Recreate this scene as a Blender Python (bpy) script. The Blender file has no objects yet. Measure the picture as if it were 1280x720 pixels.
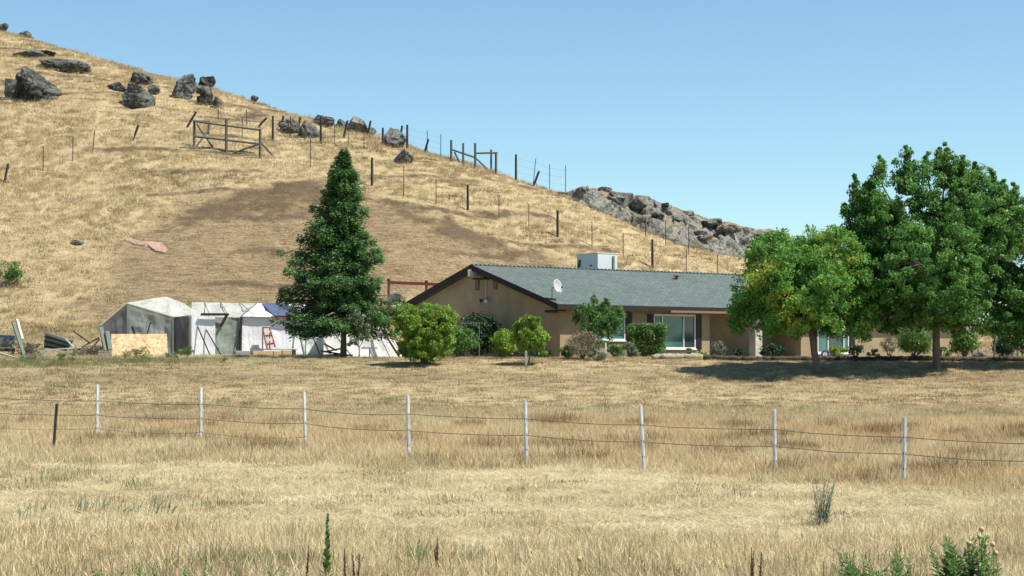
import bpy, bmesh, math, random
import numpy as np
from mathutils import Vector, Matrix
R = math.radians
random.seed(7)
scene = bpy.context.scene
C = scene.collection
F = 2389.0; CZ = 2.35; PITCH = math.atan(88/F)
cp, sp = math.cos(PITCH), math.sin(PITCH)

# ------------------------------------------------------------------ world measurement helpers
def ray(u, v):
    a = (u-640)/F; b = (360-v)/F
    return np.array([a, cp-b*sp, sp+b*cp])
def at(u, v, Y):
    d = ray(u, v); t = Y/d[1]
    return Vector((d[0]*t, Y, CZ+d[2]*t))

# ------------------------------------------------------------------ noise
_rs = np.random.RandomState(3)
_perm = _rs.rand(257, 257)
def vnoise(x, y):
    x = np.asarray(x, float); y = np.asarray(y, float)
    xi = np.floor(x).astype(int); yi = np.floor(y).astype(int)
    fx = x-xi; fy = y-yi
    fx = fx*fx*(3-2*fx); fy = fy*fy*(3-2*fy)
    g = lambda a, b: _perm[a % 256, b % 256]
    return ((g(xi, yi)*(1-fx)+g(xi+1, yi)*fx)*(1-fy)+(g(xi, yi+1)*(1-fx)+g(xi+1, yi+1)*fx)*fy)*2-1
def fbm(x, y, o=4):
    s = 0; a = 1; t = 0
    for i in range(o):
        s = s+a*vnoise(x*2**i+17.3*i, y*2**i+9.1*i); t += a; a *= .5
    return s/t

# ------------------------------------------------------------------ terrain
PY = np.array([-400, 0, 20, 28, 34, 40, 50, 58, 64, 68, 70.5, 74, 78, 81, 84, 88, 93, 98, 2000.])
PZ = np.array([-2.4, -2.32, -2.3, -2.27, -2.22, -2.15, -2.08, -1.94, -1.80, -1.65, -1.46, -1.03, -.54, -.17, -.03, 0, .01, .02, .02])
_yy = np.linspace(-400, 2000, 9601); _zz = np.interp(_yy, PY, PZ)
_zz = np.convolve(np.pad(_zz, 4, 'edge'), np.ones(9)/9, 'valid')
SKY = [(-900, -150, 190), (-300, -40, 175), (0, 38, 165), (100, 62, 160), (180, 85, 157), (260, 108, 153), (330, 128, 150),
       (400, 149, 147), (470, 169, 144), (540, 191, 141), (620, 216, 138), (690, 238, 138), (760, 252, 139), (830, 268, 141),
       (900, 288, 143), (960, 304, 146), (1020, 328, 148), (1100, 368, 150), (1180, 400, 150), (1280, 424, 150), (1700, 436, 150)]
SX = np.array([(u-640)*Y/F for u, v, Y in SKY]); SH = np.array([(448-v)*Y/F for u, v, Y in SKY]); SY = np.array([Y for u, v, Y in SKY], float)
SX = np.concatenate([[-400], SX, [400]]); SH = np.concatenate([[SH[0]], SH, [.2]]); SY = np.concatenate([[200], SY, [150]])
_t = np.linspace(-.5, 1.5, 401)
_p = np.interp(_t, [-.5, 0, .12, .3, .6, .8, .93, 1, 1.5], [0, 0, .1, .31, .66, .86, .965, 1, 1.02])
_p = np.convolve(np.pad(_p, 8, 'edge'), np.ones(17)/17, 'valid')
def foot(x): return np.interp(x, [-14, -6, 0, 10, 18, 26, 60], [103, 104, 108.5, 116, 122, 123, 118])
GRADED = None
def hill_t(x, y):
    Yr = np.interp(x, SX, SY); f = foot(x); return (y-f)/(Yr-f)
def height(x, y):
    x = np.asarray(x, float); y = np.asarray(y, float)
    base = np.interp(y, _yy, _zz)
    H = np.interp(x, SX, SH); Yr = np.interp(x, SX, SY)
    ft = foot(x); t = (y-ft)/(Yr-ft)
    p = np.interp(np.minimum(t, 1.5), _t, _p)
    back = np.clip((y-Yr)/70., 0, 1)
    p = p*(1-back*back*(3-2*back))
    z = base+np.maximum(H-.15, 0)*p
    hm = np.clip(t*5, 0, 1)*np.clip(2.5-t, 0, 1)
    z = z+hm*(.35*fbm(x/9, y/9, 3)+.22*fbm(x/2.2+5, y/1.1, 3)+.12*np.abs(vnoise(x/3.+y*.3, y/.9+x*.25)))*np.clip(np.maximum(H, 0)/6, .1, 1)
    # small rise of the yard at the foot of the hill, left side
    z = z+np.clip((y-90)/14, 0, 1)*(1-np.clip((y-ft-2)/8, 0, 1))*np.clip((-x-6)/8, 0, 1)*.9
    fm = 1-np.clip((y-82)/6, 0, 1)
    z = z+fm*(.05*fbm(x/3, y/3, 3)+.02*vnoise(x*1.7, y*1.7))
    return z+CZ
def gz(x, y): return float(height(x, y))
def hit(u, v, y0=15, y1=200):
    d = ray(u, v); Y = np.arange(y0, y1, .1); t = Y/d[1]
    z = CZ+d[2]*t; h = height(d[0]*t, Y)
    b = np.nonzero(h >= z)[0]
    i = b[0] if len(b) else int(np.argmax((h-z)/Y))
    return Vector((d[0]*t[i], Y[i], float(h[i])))
def hhit(u, v): return hit(u, v, 104, 178)

# ------------------------------------------------------------------ object helpers
def tag(o, label=None, cat=None, group=None, kind=None):
    if label: o['label'] = label
    if cat: o['category'] = cat
    if group: o['group'] = group
    if kind: o['kind'] = kind
    return o
def empty(name, loc, rz=0):
    o = bpy.data.objects.new(name, None); C.objects.link(o)
    o.location = loc; o.rotation_euler = (0, 0, rz); o.empty_display_size = .2
    return o
def wloc(p):
    v = Vector((0, 0, 0))
    while p is not None:
        v += p.location; p = p.parent
    return v
def mesh_np(name, V, faces, mat, parent=None, origin=None, attrs=None, smooth=False, local=False):
    """faces: (n,k) int array or list of such arrays"""
    V = np.asarray(V, np.float32)
    loc = None
    if parent is not None:
        if not local: V = V-np.array(wloc(parent), np.float32)
    elif origin is not None:
        V = V-np.array(origin, np.float32); loc = origin
    me = bpy.data.meshes.new(name)
    fl = faces if isinstance(faces, list) else [faces]
    idx = np.concatenate([f.reshape(-1) for f in fl]).astype(np.int32)
    tot = np.concatenate([np.full(len(f), f.shape[1]) for f in fl]).astype(np.int32)
    st = np.concatenate([[0], np.cumsum(tot)[:-1]]).astype(np.int32)
    me.vertices.add(len(V)); me.vertices.foreach_set('co', V.reshape(-1))
    me.loops.add(len(idx)); me.loops.foreach_set('vertex_index', idx)
    me.polygons.add(len(tot)); me.polygons.foreach_set('loop_start', st); me.polygons.foreach_set('loop_total', tot)
    if smooth: me.polygons.foreach_set('use_smooth', np.ones(len(tot), bool))
    me.update(calc_edges=True)
    for k, a in (attrs or {}).items():
        at_ = me.attributes.new(k, 'FLOAT', 'POINT'); at_.data.foreach_set('value', np.asarray(a, np.float32))
    if mat: me.materials.append(mat)
    o = bpy.data.objects.new(name, me); C.objects.link(o)
    if parent is not None: o.parent = parent
    if loc is not None: o.location = loc
    return o
class MB:
    def __init__(s): s.v = []; s.f = []
    def add(s, vs, fs):
        n = len(s.v); s.v += [tuple(p) for p in vs]; s.f += [tuple(i+n for i in f) for f in fs]; return s
    def box(s, c, d, rz=0, M=None):
        x, y, z = [k/2 for k in d]
        vs = [Vector((i, j, k)) for i in (-x, x) for j in (-y, y) for k in (-z, z)]
        m = M if M is not None else Matrix.Rotation(rz, 3, 'Z')
        return s.add([m@q+Vector(c) for q in vs], [(0, 1, 3, 2), (4, 6, 7, 5), (0, 4, 5, 1), (2, 3, 7, 6), (0, 2, 6, 4), (1, 5, 7, 3)])
    def bb(s, x0, x1, y0, y1, z0, z1):
        return s.box(((x0+x1)/2, (y0+y1)/2, (z0+z1)/2), (abs(x1-x0), abs(y1-y0), abs(z1-z0)))
    def bar(s, a, b, w, h=None):
        a = Vector(a); b = Vector(b); h = h or w
        q = (b-a).to_track_quat('Z', 'Y').to_matrix()
        return s.box((a+b)/2, (w, h, (b-a).length), M=q)
    def tube(s, pts, rad, n=8, cap=True):
        pts = [Vector(p) for p in pts]
        if not hasattr(rad, '__len__'): rad = [rad]*len(pts)
        vs = []; fs = []
        for i, p in enumerate(pts):
            d = (pts[min(i+1, len(pts)-1)]-pts[max(i-1, 0)]).normalized()
            ref = Vector((0, 0, 1)) if abs(d.z) < .95 else Vector((1, 0, 0))
            a = d.cross(ref).normalized(); b = d.cross(a)
            for k in range(n):
                t = 2*math.pi*k/n; vs.append(p+(a*math.cos(t)+b*math.sin(t))*rad[i])
        for i in range(len(pts)-1):
            for k in range(n):
                fs.append((i*n+k, i*n+(k+1) % n, (i+1)*n+(k+1) % n, (i+1)*n+k))
        if cap: fs += [tuple(range(n)), tuple(range((len(pts)-1)*n, len(pts)*n))]
        return s.add(vs, fs)
    def prism(s, poly, d):
        n = len(poly); d = Vector(d)
        vs = [Vector(p) for p in poly]+[Vector(p)+d for p in poly]
        return s.add(vs, [tuple(range(n)), tuple(range(2*n-1, n-1, -1))]+[(i, (i+1) % n, n+(i+1) % n, n+i) for i in range(n)])
    def sheet(s, p00, p10, p11, p01, nu=16, nv=10, amp=.03, seed=0, th=.012, folds=0):
        """a slightly wrinkled cloth panel with two faces"""
        p00, p10, p11, p01 = [np.array(p, float) for p in (p00, p10, p11, p01)]
        U, W = np.meshgrid(np.linspace(0, 1, nu+1), np.linspace(0, 1, nv+1))
        P = ((1-U)*(1-W))[..., None]*p00+(U*(1-W))[..., None]*p10+(U*W)[..., None]*p11+((1-U)*W)[..., None]*p01
        nrm = np.cross(p10-p00, p01-p00); nrm /= max(np.linalg.norm(nrm), 1e-6)
        L = np.linalg.norm(p10-p00); Hh = np.linalg.norm(p01-p00)
        d = 1.5*amp*fbm(U*L*1.1+seed*7.7+W*1.5, W*Hh*1.1+seed*3.1, 4)-amp*1.2*np.sin(W*math.pi)*np.abs(np.sin(U*L*2.2))
        if folds: d = d+folds*np.sin(U*L*9+3*vnoise(U*3+seed, W*2))*(.4+.6*(1-W))
        edge = np.minimum(1, 5*np.minimum(W, 1-W))*np.minimum(1, 6*np.minimum(U, 1-U))
        P = P+nrm*(d*edge)[..., None]
        P2 = P+nrm*th
        nx, ny = nu+1, nv+1
        fs = []
        for j in range(nv):
            for i in range(nu):
                a = j*nx+i; fs.append((a, a+1, a+nx+1, a+nx)); b = a+nx*ny; fs.append((b, b+nx, b+nx+1, b+1))
        o = nx*ny
        for i in range(nu):
            fs.append((i, i+o, i+1+o, i+1)); a = nv*nx+i; fs.append((a, a+1, a+1+o, a+o))
        for j in range(nv):
            a = j*nx; fs.append((a, a+nx, a+nx+o, a+o)); a = j*nx+nu; fs.append((a, a+o, a+nx+o, a+nx))
        return s.add(list(P.reshape(-1, 3))+list(P2.reshape(-1, 3)), fs)
    def build(s, name, mat, parent=None, origin=None, smooth=False, local=False, bevel=0):
        V = [Vector(p) for p in s.v]; loc = None
        if parent is not None:
            if not local:
                w = wloc(parent); V = [p-w for p in V]
        elif origin is not None:
            loc = Vector(origin); V = [p-loc for p in V]
        me = bpy.data.meshes.new(name); me.from_pydata(V, [], s.f); me.validate()
        if smooth: me.polygons.foreach_set('use_smooth', [True]*len(me.polygons))
        bm = bmesh.new(); bm.from_mesh(me); bmesh.ops.recalc_face_normals(bm, faces=bm.faces)
        if bevel: bmesh.ops.bevel(bm, geom=list(bm.edges), offset=bevel, segments=1, affect='EDGES', clamp_overlap=True)
        bm.to_mesh(me); bm.free()
        if mat: me.materials.append(mat)
        o = bpy.data.objects.new(name, me); C.objects.link(o)
        if parent is not None: o.parent = parent
        if loc is not None: o.location = loc
        return o

# ------------------------------------------------------------------ materials
def newmat(name):
    m = bpy.data.materials.new(name); m.use_nodes = True
    nt = m.node_tree; b = nt.nodes['Principled BSDF']; return m, nt, b
def N(nt, t, **k):
    n = nt.nodes.new(t)
    for a, b in k.items():
        if a.startswith('i_'): n.inputs[a[2:].replace('_', ' ')].default_value = b
        else: setattr(n, a, b)
    return n
def ramp(nt, fac, stops):
    r = nt.nodes.new('ShaderNodeValToRGB'); e = r.color_ramp.elements
    while len(e) < len(stops): e.new(.5)
    for i, (p, c) in enumerate(stops): e[i].position = p; e[i].color = (*c, 1)
    nt.links.new(fac, r.inputs[0]); return r.outputs[0]
def noise(nt, scale, detail=4, rough=.6, vec=None, stretch=None, dist=0):
    n = N(nt, 'ShaderNodeTexNoise'); n.inputs['Scale'].default_value = scale; n.inputs['Detail'].default_value = detail
    n.inputs['Roughness'].default_value = rough; n.inputs['Distortion'].default_value = dist
    if vec is None: vec = N(nt, 'ShaderNodeNewGeometry').outputs['Position']
    if stretch:
        mp = N(nt, 'ShaderNodeMapping'); mp.inputs['Scale'].default_value = stretch
        if len(stretch) > 3: pass
        nt.links.new(vec, mp.inputs[0]); vec = mp.outputs[0]
    nt.links.new(vec, n.inputs['Vector']); return n.outputs['Fac']
def mix(nt, f, a, b, mode='MIX'):
    m = N(nt, 'ShaderNodeMix', data_type='RGBA', blend_type=mode)
    for s, x in ((m.inputs[0], f), (m.inputs[6], a), (m.inputs[7], b)):
        if hasattr(x, 'links'): nt.links.new(x, s)
        else: s.default_value = x if not isinstance(x, tuple) else (*x, 1)
    return m.outputs[2]
def math_(nt, op, a, b=0.):
    m = N(nt, 'ShaderNodeMath', operation=op)
    for s, x in ((m.inputs[0], a), (m.inputs[1], b)):
        if hasattr(x, 'links'): nt.links.new(x, s)
        else: s.default_value = x
    return m.outputs[0]
def bump(nt, b, h, dist, strength=1.):
    n = N(nt, 'ShaderNodeBump'); n.inputs['Distance'].default_value = dist; n.inputs['Strength'].default_value = strength
    nt.links.new(h, n.inputs['Height']); nt.links.new(n.outputs[0], b.inputs['Normal'])
def attr(nt, name):
    return N(nt, 'ShaderNodeAttribute', attribute_name=name).outputs['Fac']
def simple(name, c, rough=.7, var=.25, scale=3., bmp=0., metal=0., c2=None, bscale=None, obj=True):
    m, nt, b = newmat(name)
    vec = N(nt, 'ShaderNodeTexCoord').outputs['Object']
    f = noise(nt, scale, 5, .65, vec)
    lo = c2 or tuple(k*(1-var) for k in c); hi = tuple(min(1, k*(1+var*.6)) for k in c)
    nt.links.new(ramp(nt, f, [(.3, lo), (.7, hi)]), b.inputs['Base Color'])
    b.inputs['Roughness'].default_value = rough; b.inputs['Metallic'].default_value = metal
    if bmp: bump(nt, b, noise(nt, bscale or scale*6, 4, .6, vec), bmp)
    return m

# ground : dry straw, bare brown earth where graded
def ground_mat():
    m, nt, b = newmat('dry_ground')
    pos = N(nt, 'ShaderNodeNewGeometry').outputs['Position']
    big = noise(nt, .12, 4, .6, pos); mid = noise(nt, .9, 5, .7, pos); fine = noise(nt, 9, 6, .75, pos)
    streak = noise(nt, 3.0, 5, .7, pos, stretch=(.35, 1.5, 1.9), dist=1.2)
    s1 = math_(nt, 'ADD', math_(nt, 'MULTIPLY', mid, .45), math_(nt, 'MULTIPLY', fine, .55))
    straw = ramp(nt, s1, [(.3, (.18, .13, .07)), (.45, (.33, .255, .145)), (.58, (.47, .38, .23)), (.75, (.58, .49, .31))])
    earth = ramp(nt, math_(nt, 'ADD', math_(nt, 'MULTIPLY', streak, .6), math_(nt, 'MULTIPLY', fine, .4)),
                 [(.3, (.095, .065, .036)), (.43, (.165, .118, .067)), (.53, (.26, .195, .115)), (.68, (.42, .335, .21))])
    gr = attr(nt, 'graded')
    gf = math_(nt, 'ADD', gr, math_(nt, 'MULTIPLY', math_(nt, 'SUBTRACT', mid, .5), .9))
    gf2 = N(nt, 'ShaderNodeMapRange'); gf2.inputs[1].default_value = .35; gf2.inputs[2].default_value = .65
    nt.links.new(gf, gf2.inputs[0])
    col = mix(nt, gf2.outputs[0], straw, earth)
    dk = attr(nt, 'dirt')
    df = N(nt, 'ShaderNodeMapRange'); df.inputs[1].default_value = .4; df.inputs[2].default_value = .8
    nt.links.new(math_(nt, 'ADD', dk, math_(nt, 'MULTIPLY', math_(nt, 'SUBTRACT', mid, .5), 1.5)), df.inputs[0])
    col = mix(nt, df.outputs[0], col, (.115, .082, .050))
    gn = attr(nt, 'green')
    gnf = math_(nt, 'MULTIPLY', gn, math_(nt, 'MULTIPLY', mid, .9))
    col = mix(nt, gnf, col, (.14, .17, .06))
    nt.links.new(col, b.inputs['Base Color']); b.inputs['Roughness'].default_value = .95; b.inputs['Specular IOR Level'].default_value = .15
    bump(nt, b, math_(nt, 'ADD', fine, math_(nt, 'MULTIPLY', mid, 2.)), .09)
    return m
def blade_mat(name, stops, transl=.3, green=False):
    m, nt, b = newmat(name)
    pos = N(nt, 'ShaderNodeNewGeometry').outputs['Position']
    rnd = N(nt, 'ShaderNodeObjectInfo').outputs['Random']
    big = noise(nt, .22, 4, .6, pos); mid = noise(nt, 1.4, 3, .6, pos)
    t = attr(nt, 'tint')
    f = math_(nt, 'ADD', math_(nt, 'MULTIPLY', t, .34), math_(nt, 'MULTIPLY', rnd, .12))
    f = math_(nt, 'ADD', f, math_(nt, 'MULTIPLY', big, .36)); f = math_(nt, 'ADD', f, math_(nt, 'MULTIPLY', mid, .24))
    stops = [(p, tuple(k*.91 for k in c)) for p, c in stops]
    nt.links.new(ramp(nt, f, stops), b.inputs['Base Color'])
    b.inputs['Roughness'].default_value = .8; b.inputs['Specular IOR Level'].default_value = .15
    col = b.inputs['Base Color'].links[0].from_socket
    tr = N(nt, 'ShaderNodeBsdfTranslucent'); nt.links.new(col, tr.inputs[0])
    mx = N(nt, 'ShaderNodeMixShader'); mx.inputs[0].default_value = transl
    nt.links.new(b.outputs[0], mx.inputs[1]); nt.links.new(tr.outputs[0], mx.inputs[2])
    nt.links.new(mx.outputs[0], nt.nodes['Material Output'].inputs[0])
    return m
def leaf_mat(name, stops, transl=.3, rough=.5, spec=.35):
    m, nt, b = newmat(name)
    nt.links.new(ramp(nt, attr(nt, 'tint'), stops), b.inputs['Base Color'])
    col = b.inputs['Base Color'].links[0].from_socket
    b.inputs['Roughness'].default_value = rough; b.inputs['Specular IOR Level'].default_value = spec
    tr = N(nt, 'ShaderNodeBsdfTranslucent'); nt.links.new(col, tr.inputs[0])
    mx = N(nt, 'ShaderNodeMixShader'); mx.inputs[0].default_value = transl
    nt.links.new(b.outputs[0], mx.inputs[1]); nt.links.new(tr.outputs[0], mx.inputs[2])
    nt.links.new(mx.outputs[0], nt.nodes['Material Output'].inputs[0])
    return m
def rock_mat(name, light, dark, w=.5, moss=False):
    m, nt, b = newmat(name)
    pos = N(nt, 'ShaderNodeNewGeometry').outputs['Position']
    a = noise(nt, .8, 6, .75, pos, dist=.8); c = noise(nt, 3.2, 6, .8, pos, dist=.5); d = noise(nt, 14, 4, .7, pos)
    base = ramp(nt, c, [(.3, tuple(k*.6 for k in light)), (.55, light), (.75, tuple(min(1, k*1.3) for k in light))])
    lich = N(nt, 'ShaderNodeMapRange'); lich.inputs[1].default_value = w-.05; lich.inputs[2].default_value = w+.06
    nt.links.new(math_(nt, 'ADD', math_(nt, 'MULTIPLY', a, .55), math_(nt, 'MULTIPLY', c, .45)), lich.inputs[0])
    col = mix(nt, lich.outputs[0], base, dark)
    vo = N(nt, 'ShaderNodeTexVoronoi', feature='DISTANCE_TO_EDGE'); vo.inputs['Scale'].default_value = .9
    va = N(nt, 'ShaderNodeVectorMath', operation='ADD'); nz_ = N(nt, 'ShaderNodeTexNoise'); nz_.inputs['Scale'].default_value = 1.5; nt.links.new(pos, nz_.inputs['Vector'])
    nt.links.new(pos, va.inputs[0]); nt.links.new(nz_.outputs['Color'], va.inputs[1]); nt.links.new(va.outputs[0], vo.inputs['Vector'])
    ck = N(nt, 'ShaderNodeMapRange'); ck.inputs[1].default_value = .0; ck.inputs[2].default_value = .05; ck.inputs[3].default_value = .75; ck.inputs[4].default_value = 0.
    nt.links.new(vo.outputs['Distance'], ck.inputs[0]); col = mix(nt, ck.outputs[0], col, (.045, .04, .035))
    och = N(nt, 'ShaderNodeMapRange'); och.inputs[1].default_value = .62; och.inputs[2].default_value = .7
    nt.links.new(noise(nt, 2.2, 4, .6, pos, stretch=(1, 1, 2.)), och.inputs[0])
    col = mix(nt, math_(nt, 'MULTIPLY', och.outputs[0], .5), col, (.26, .17, .09))
    if moss:
        nz = N(nt, 'ShaderNodeSeparateXYZ'); nt.links.new(N(nt, 'ShaderNodeNewGeometry').outputs['Normal'], nz.inputs[0])
        mr = N(nt, 'ShaderNodeMapRange'); mr.inputs[1].default_value = 1.08; mr.inputs[2].default_value = 1.2
        nt.links.new(math_(nt, 'ADD', nz.outputs[2], math_(nt, 'MULTIPLY', noise(nt, 1.3, 4, .7, pos), .55)), mr.inputs[0])
        col = mix(nt, mr.outputs[0], col, (.50, .40, .22))
    nt.links.new(col, b.inputs['Base Color']); b.inputs['Roughness'].default_value = .92; b.inputs['Specular IOR Level'].default_value = .2
    bump(nt, b, math_(nt, 'ADD', c, math_(nt, 'MULTIPLY', d, .35)), .6)
    return m

M = {}
M['ground'] = ground_mat()
M['straw'] = blade_mat('straw_blades', [(.3, (.28, .21, .11)), (.43, (.53, .42, .235)), (.57, (.71, .59, .36)), (.75, (.82, .74, .52))], .3)
M['hay'] = blade_mat('cut_hay', [(.3, (.36, .29, .165)), (.44, (.60, .51, .315)), (.57, (.74, .65, .43)), (.76, (.84, .79, .59))])
M['hillgrass'] = blade_mat('hill_grass', [(.32, (.24, .18, .10)), (.43, (.43, .335, .19)), (.54, (.60, .485, .29)), (.70, (.74, .635, .42))], .3)
M['tan'] = blade_mat('russet_grass', [(.3, (.28, .17, .075)), (.43, (.53, .365, .185)), (.56, (.71, .54, .31)), (.74, (.81, .70, .46))], .3)
M['russet'] = blade_mat('russet_weeds', [(.3, (.12, .065, .03)), (.5, (.27, .17, .08)), (.7, (.44, .32, .17))])
M['weedgreen'] = blade_mat('weed_blades', [(.3, (.14, .17, .07)), (.5, (.26, .28, .13)), (.7, (.42, .40, .21))])
M['brownstub'] = blade_mat('brown_stubble', [(.3, (.12, .08, .038)), (.5, (.27, .19, .10)), (.7, (.42, .32, .18))])
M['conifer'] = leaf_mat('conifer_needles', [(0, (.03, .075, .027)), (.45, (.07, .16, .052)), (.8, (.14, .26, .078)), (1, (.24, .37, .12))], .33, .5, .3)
M['ash'] = leaf_mat('broad_leaves', [(0, (.045, .12, .03)), (.5, (.11, .255, .058)), (.85, (.20, .39, .09)), (1, (.30, .49, .14))], .45, .5, .25)
M['round'] = leaf_mat('round_tree_leaves', [(0, (.065, .17, .035)), (.45, (.15, .33, .062)), (.78, (.26, .48, .10)), (.88, (.42, .50, .07)), (1, (.60, .46, .09))], .42, .5, .25)
M['lime'] = leaf_mat('lime_leaves', [(0, (.08, .16, .022)), (.5, (.20, .34, .04)), (1, (.38, .50, .08))], .4)
M['midgreen'] = leaf_mat('shrub_leaves', [(0, (.035, .09, .02)), (.5, (.09, .20, .04)), (1, (.20, .33, .07))], .3)
M['darkgreen'] = leaf_mat('dark_shrub_leaves', [(0, (.01, .03, .012)), (.5, (.025, .065, .024)), (1, (.05, .11, .035))], .2)
M['grey_leaf'] = leaf_mat('grey_leaves', [(0, (.08, .11, .06)), (.5, (.16, .21, .12)), (1, (.30, .34, .22))], .3)
M['drystem'] = leaf_mat('dry_stems', [(0, (.12, .10, .06)), (.5, (.24, .21, .13)), (1, (.42, .37, .25))], .2)
M['dock'] = leaf_mat('dock_seeds', [(0, (.05, .018, .012)), (.5, (.12, .045, .025)), (1, (.2, .09, .05))], .1)
M['weedleaf'] = leaf_mat('weed_leaf', [(0, (.035, .09, .02)), (.5, (.09, .2, .045)), (1, (.2, .34, .1))], .3)
M['bark'] = simple('bark', (.17, .14, .11), .9, .4, 9, .02)
M['stem'] = simple('green_stem', (.16, .26, .09), .7, .3, 20)
M['rock_dark'] = rock_mat('dark_lichen_rock', (.34, .36, .33), (.055, .052, .046), .50)
M['rock_grey'] = rock_mat('grey_rock', (.34, .36, .335), (.085, .085, .075), .54)
M['rock_pale'] = rock_mat('pale_rock', (.56, .55, .50), (.08, .072, .056), .52, True)
M['woodpost'] = simple('weathered_post', (.045, .038, .032), .9, .4, 8, .004)
M['greywood'] = simple('grey_wood', (.18, .18, .15), .9, .35, 6, .004)
M['railwood'] = simple('rail_wood', (.10, .105, .085), .9, .35, 6, .004)
M['steelpost'] = simple('rusty_steel_post', (.06, .045, .035), .8, .3, 8)
M['galv'] = simple('pale_galvanised_post', (.78, .80, .80), .7, .2, 3.5, c2=(.60, .58, .54))
M['wire'] = simple('fence_wire', (.14, .11, .09), .6, .3, 5)
M['stucco'] = simple('tan_stucco', (.30, .235, .145), .95, .20, .9, .006, bscale=40)
M['trim'] = simple('dark_brown_trim', (.016, .009, .008), .85, .2, 4)
M['fasciatan'] = simple('weathered_gutter', (.22, .14, .09), .7, .2, 4)
M['white'] = simple('white_paint', (.72, .72, .68), .5, .08, 3)
M['shutter'] = simple('charcoal_shutter', (.020, .021, .030), .6, .2, 4)
M['osb'] = None
M['red'] = simple('red_paint', (.24, .05, .032), .55, .2, 4)
M['black'] = simple('dark_metal', (.025, .025, .03), .5, .2, 4)
M['dish'] = simple('dish_grey', (.40, .42, .42), .45, .1, 4)
M['dishdark'] = simple('dish_mesh_dark', (.03, .035, .045), .6, .2, 6)
M['cooler'] = simple('cooler_metal', (.56, .60, .62), .5, .08, 2)
M['pinesaw'] = simple('sawn_pine', (.48, .36, .21), .85, .25, 5, .003)
M['palewood'] = simple('pale_board', (.44, .42, .36), .85, .2, 5)
M['greenboard'] = simple('greenish_panel', (.12, .15, .13), .8, .25, 5)
M['blue'] = simple('blue_tarp', (.02, .06, .14), .6, .3, 4)
M['concrete'] = simple('concrete', (.33, .31, .28), .95, .2, 4, .01)
M['logwood'] = simple('bleached_log', (.30, .275, .22), .95, .4, 6, .03)
M['stone'] = simple('pale_stone', (.46, .44, .38), .95, .3, 5, .03, bscale=9)
def roof_mat():
    m, nt, b = newmat('shingle_roof')
    vec = N(nt, 'ShaderNodeTexCoord').outputs['Object']
    br = N(nt, 'ShaderNodeTexBrick'); br.offset = .5
    br.inputs['Color1'].default_value = (.072, .103, .10, 1); br.inputs['Color2'].default_value = (.118, .152, .147, 1)
    br.inputs['Mortar'].default_value = (.05, .065, .064, 1); br.inputs['Scale'].default_value = 1; br.inputs['Mortar Size'].default_value = .008
    br.inputs['Brick Width'].default_value = .3; br.inputs['Row Height'].default_value = .13; br.inputs['Bias'].default_value = -.1
    nt.links.new(vec, br.inputs['Vector'])
    f = noise(nt, 7, 5, .75, vec); f2 = noise(nt, .6, 3, .6, vec)
    c = mix(nt, .6, br.outputs['Color'], ramp(nt, f, [(.35, (.55, .55, .55)), (.65, (1.25, 1.25, 1.2))]), 'MULTIPLY')
    c = mix(nt, .5, c, ramp(nt, f2, [(.3, (.8, .82, .82)), (.7, (1.15, 1.12, 1.1))]), 'MULTIPLY')
    nt.links.new(c, b.inputs['Base Color']); b.inputs['Roughness'].default_value = .9
    bump(nt, b, br.outputs['Fac'], -.015); return m
M['roof'] = roof_mat()
def glass_mat(name, c, rough=.08):
    m, nt, b = newmat(name)
    vec = N(nt, 'ShaderNodeTexCoord').outputs['Object']
    f = noise(nt, .8, 2, .5, vec)
    nt.links.new(ramp(nt, f, [(.35, tuple(k*.8 for k in c)), (.65, tuple(k*1.2 for k in c))]), b.inputs['Base Color'])
    b.inputs['Roughness'].default_value = rough; b.inputs['Specular IOR Level'].default_value = .6; return m
M['glass_teal'] = glass_mat('window_glass_with_blind', (.05, .15, .13))
M['glass_dark'] = glass_mat('window_glass', (.035, .06, .065))
def osb_mat():
    m, nt, b = newmat('strand_board')
    vec = N(nt, 'ShaderNodeTexCoord').outputs['Object']
    v = N(nt, 'ShaderNodeTexVoronoi'); v.inputs['Scale'].default_value = 9; nt.links.new(vec, v.inputs['Vector'])
    v.inputs['Randomness'].default_value = 1
    f = noise(nt, 5, 5, .8, vec)
    x = math_(nt, 'ADD', math_(nt, 'MULTIPLY', N(nt, 'ShaderNodeSeparateColor').outputs[0], 0), f)
    sc = nt.nodes[-1] if False else N(nt, 'ShaderNodeSeparateColor'); nt.links.new(v.outputs['Color'], sc.inputs[0])
    x = math_(nt, 'ADD', math_(nt, 'MULTIPLY', sc.outputs[0], .5), math_(nt, 'MULTIPLY', f, .5))
    nt.links.new(ramp(nt, x, [(.2, (.36, .20, .09)), (.45, (.55, .36, .19)), (.8, (.70, .54, .34))]), b.inputs['Base Color'])
    b.inputs['Roughness'].default_value = .8; return m
M['osb'] = osb_mat()
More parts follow.
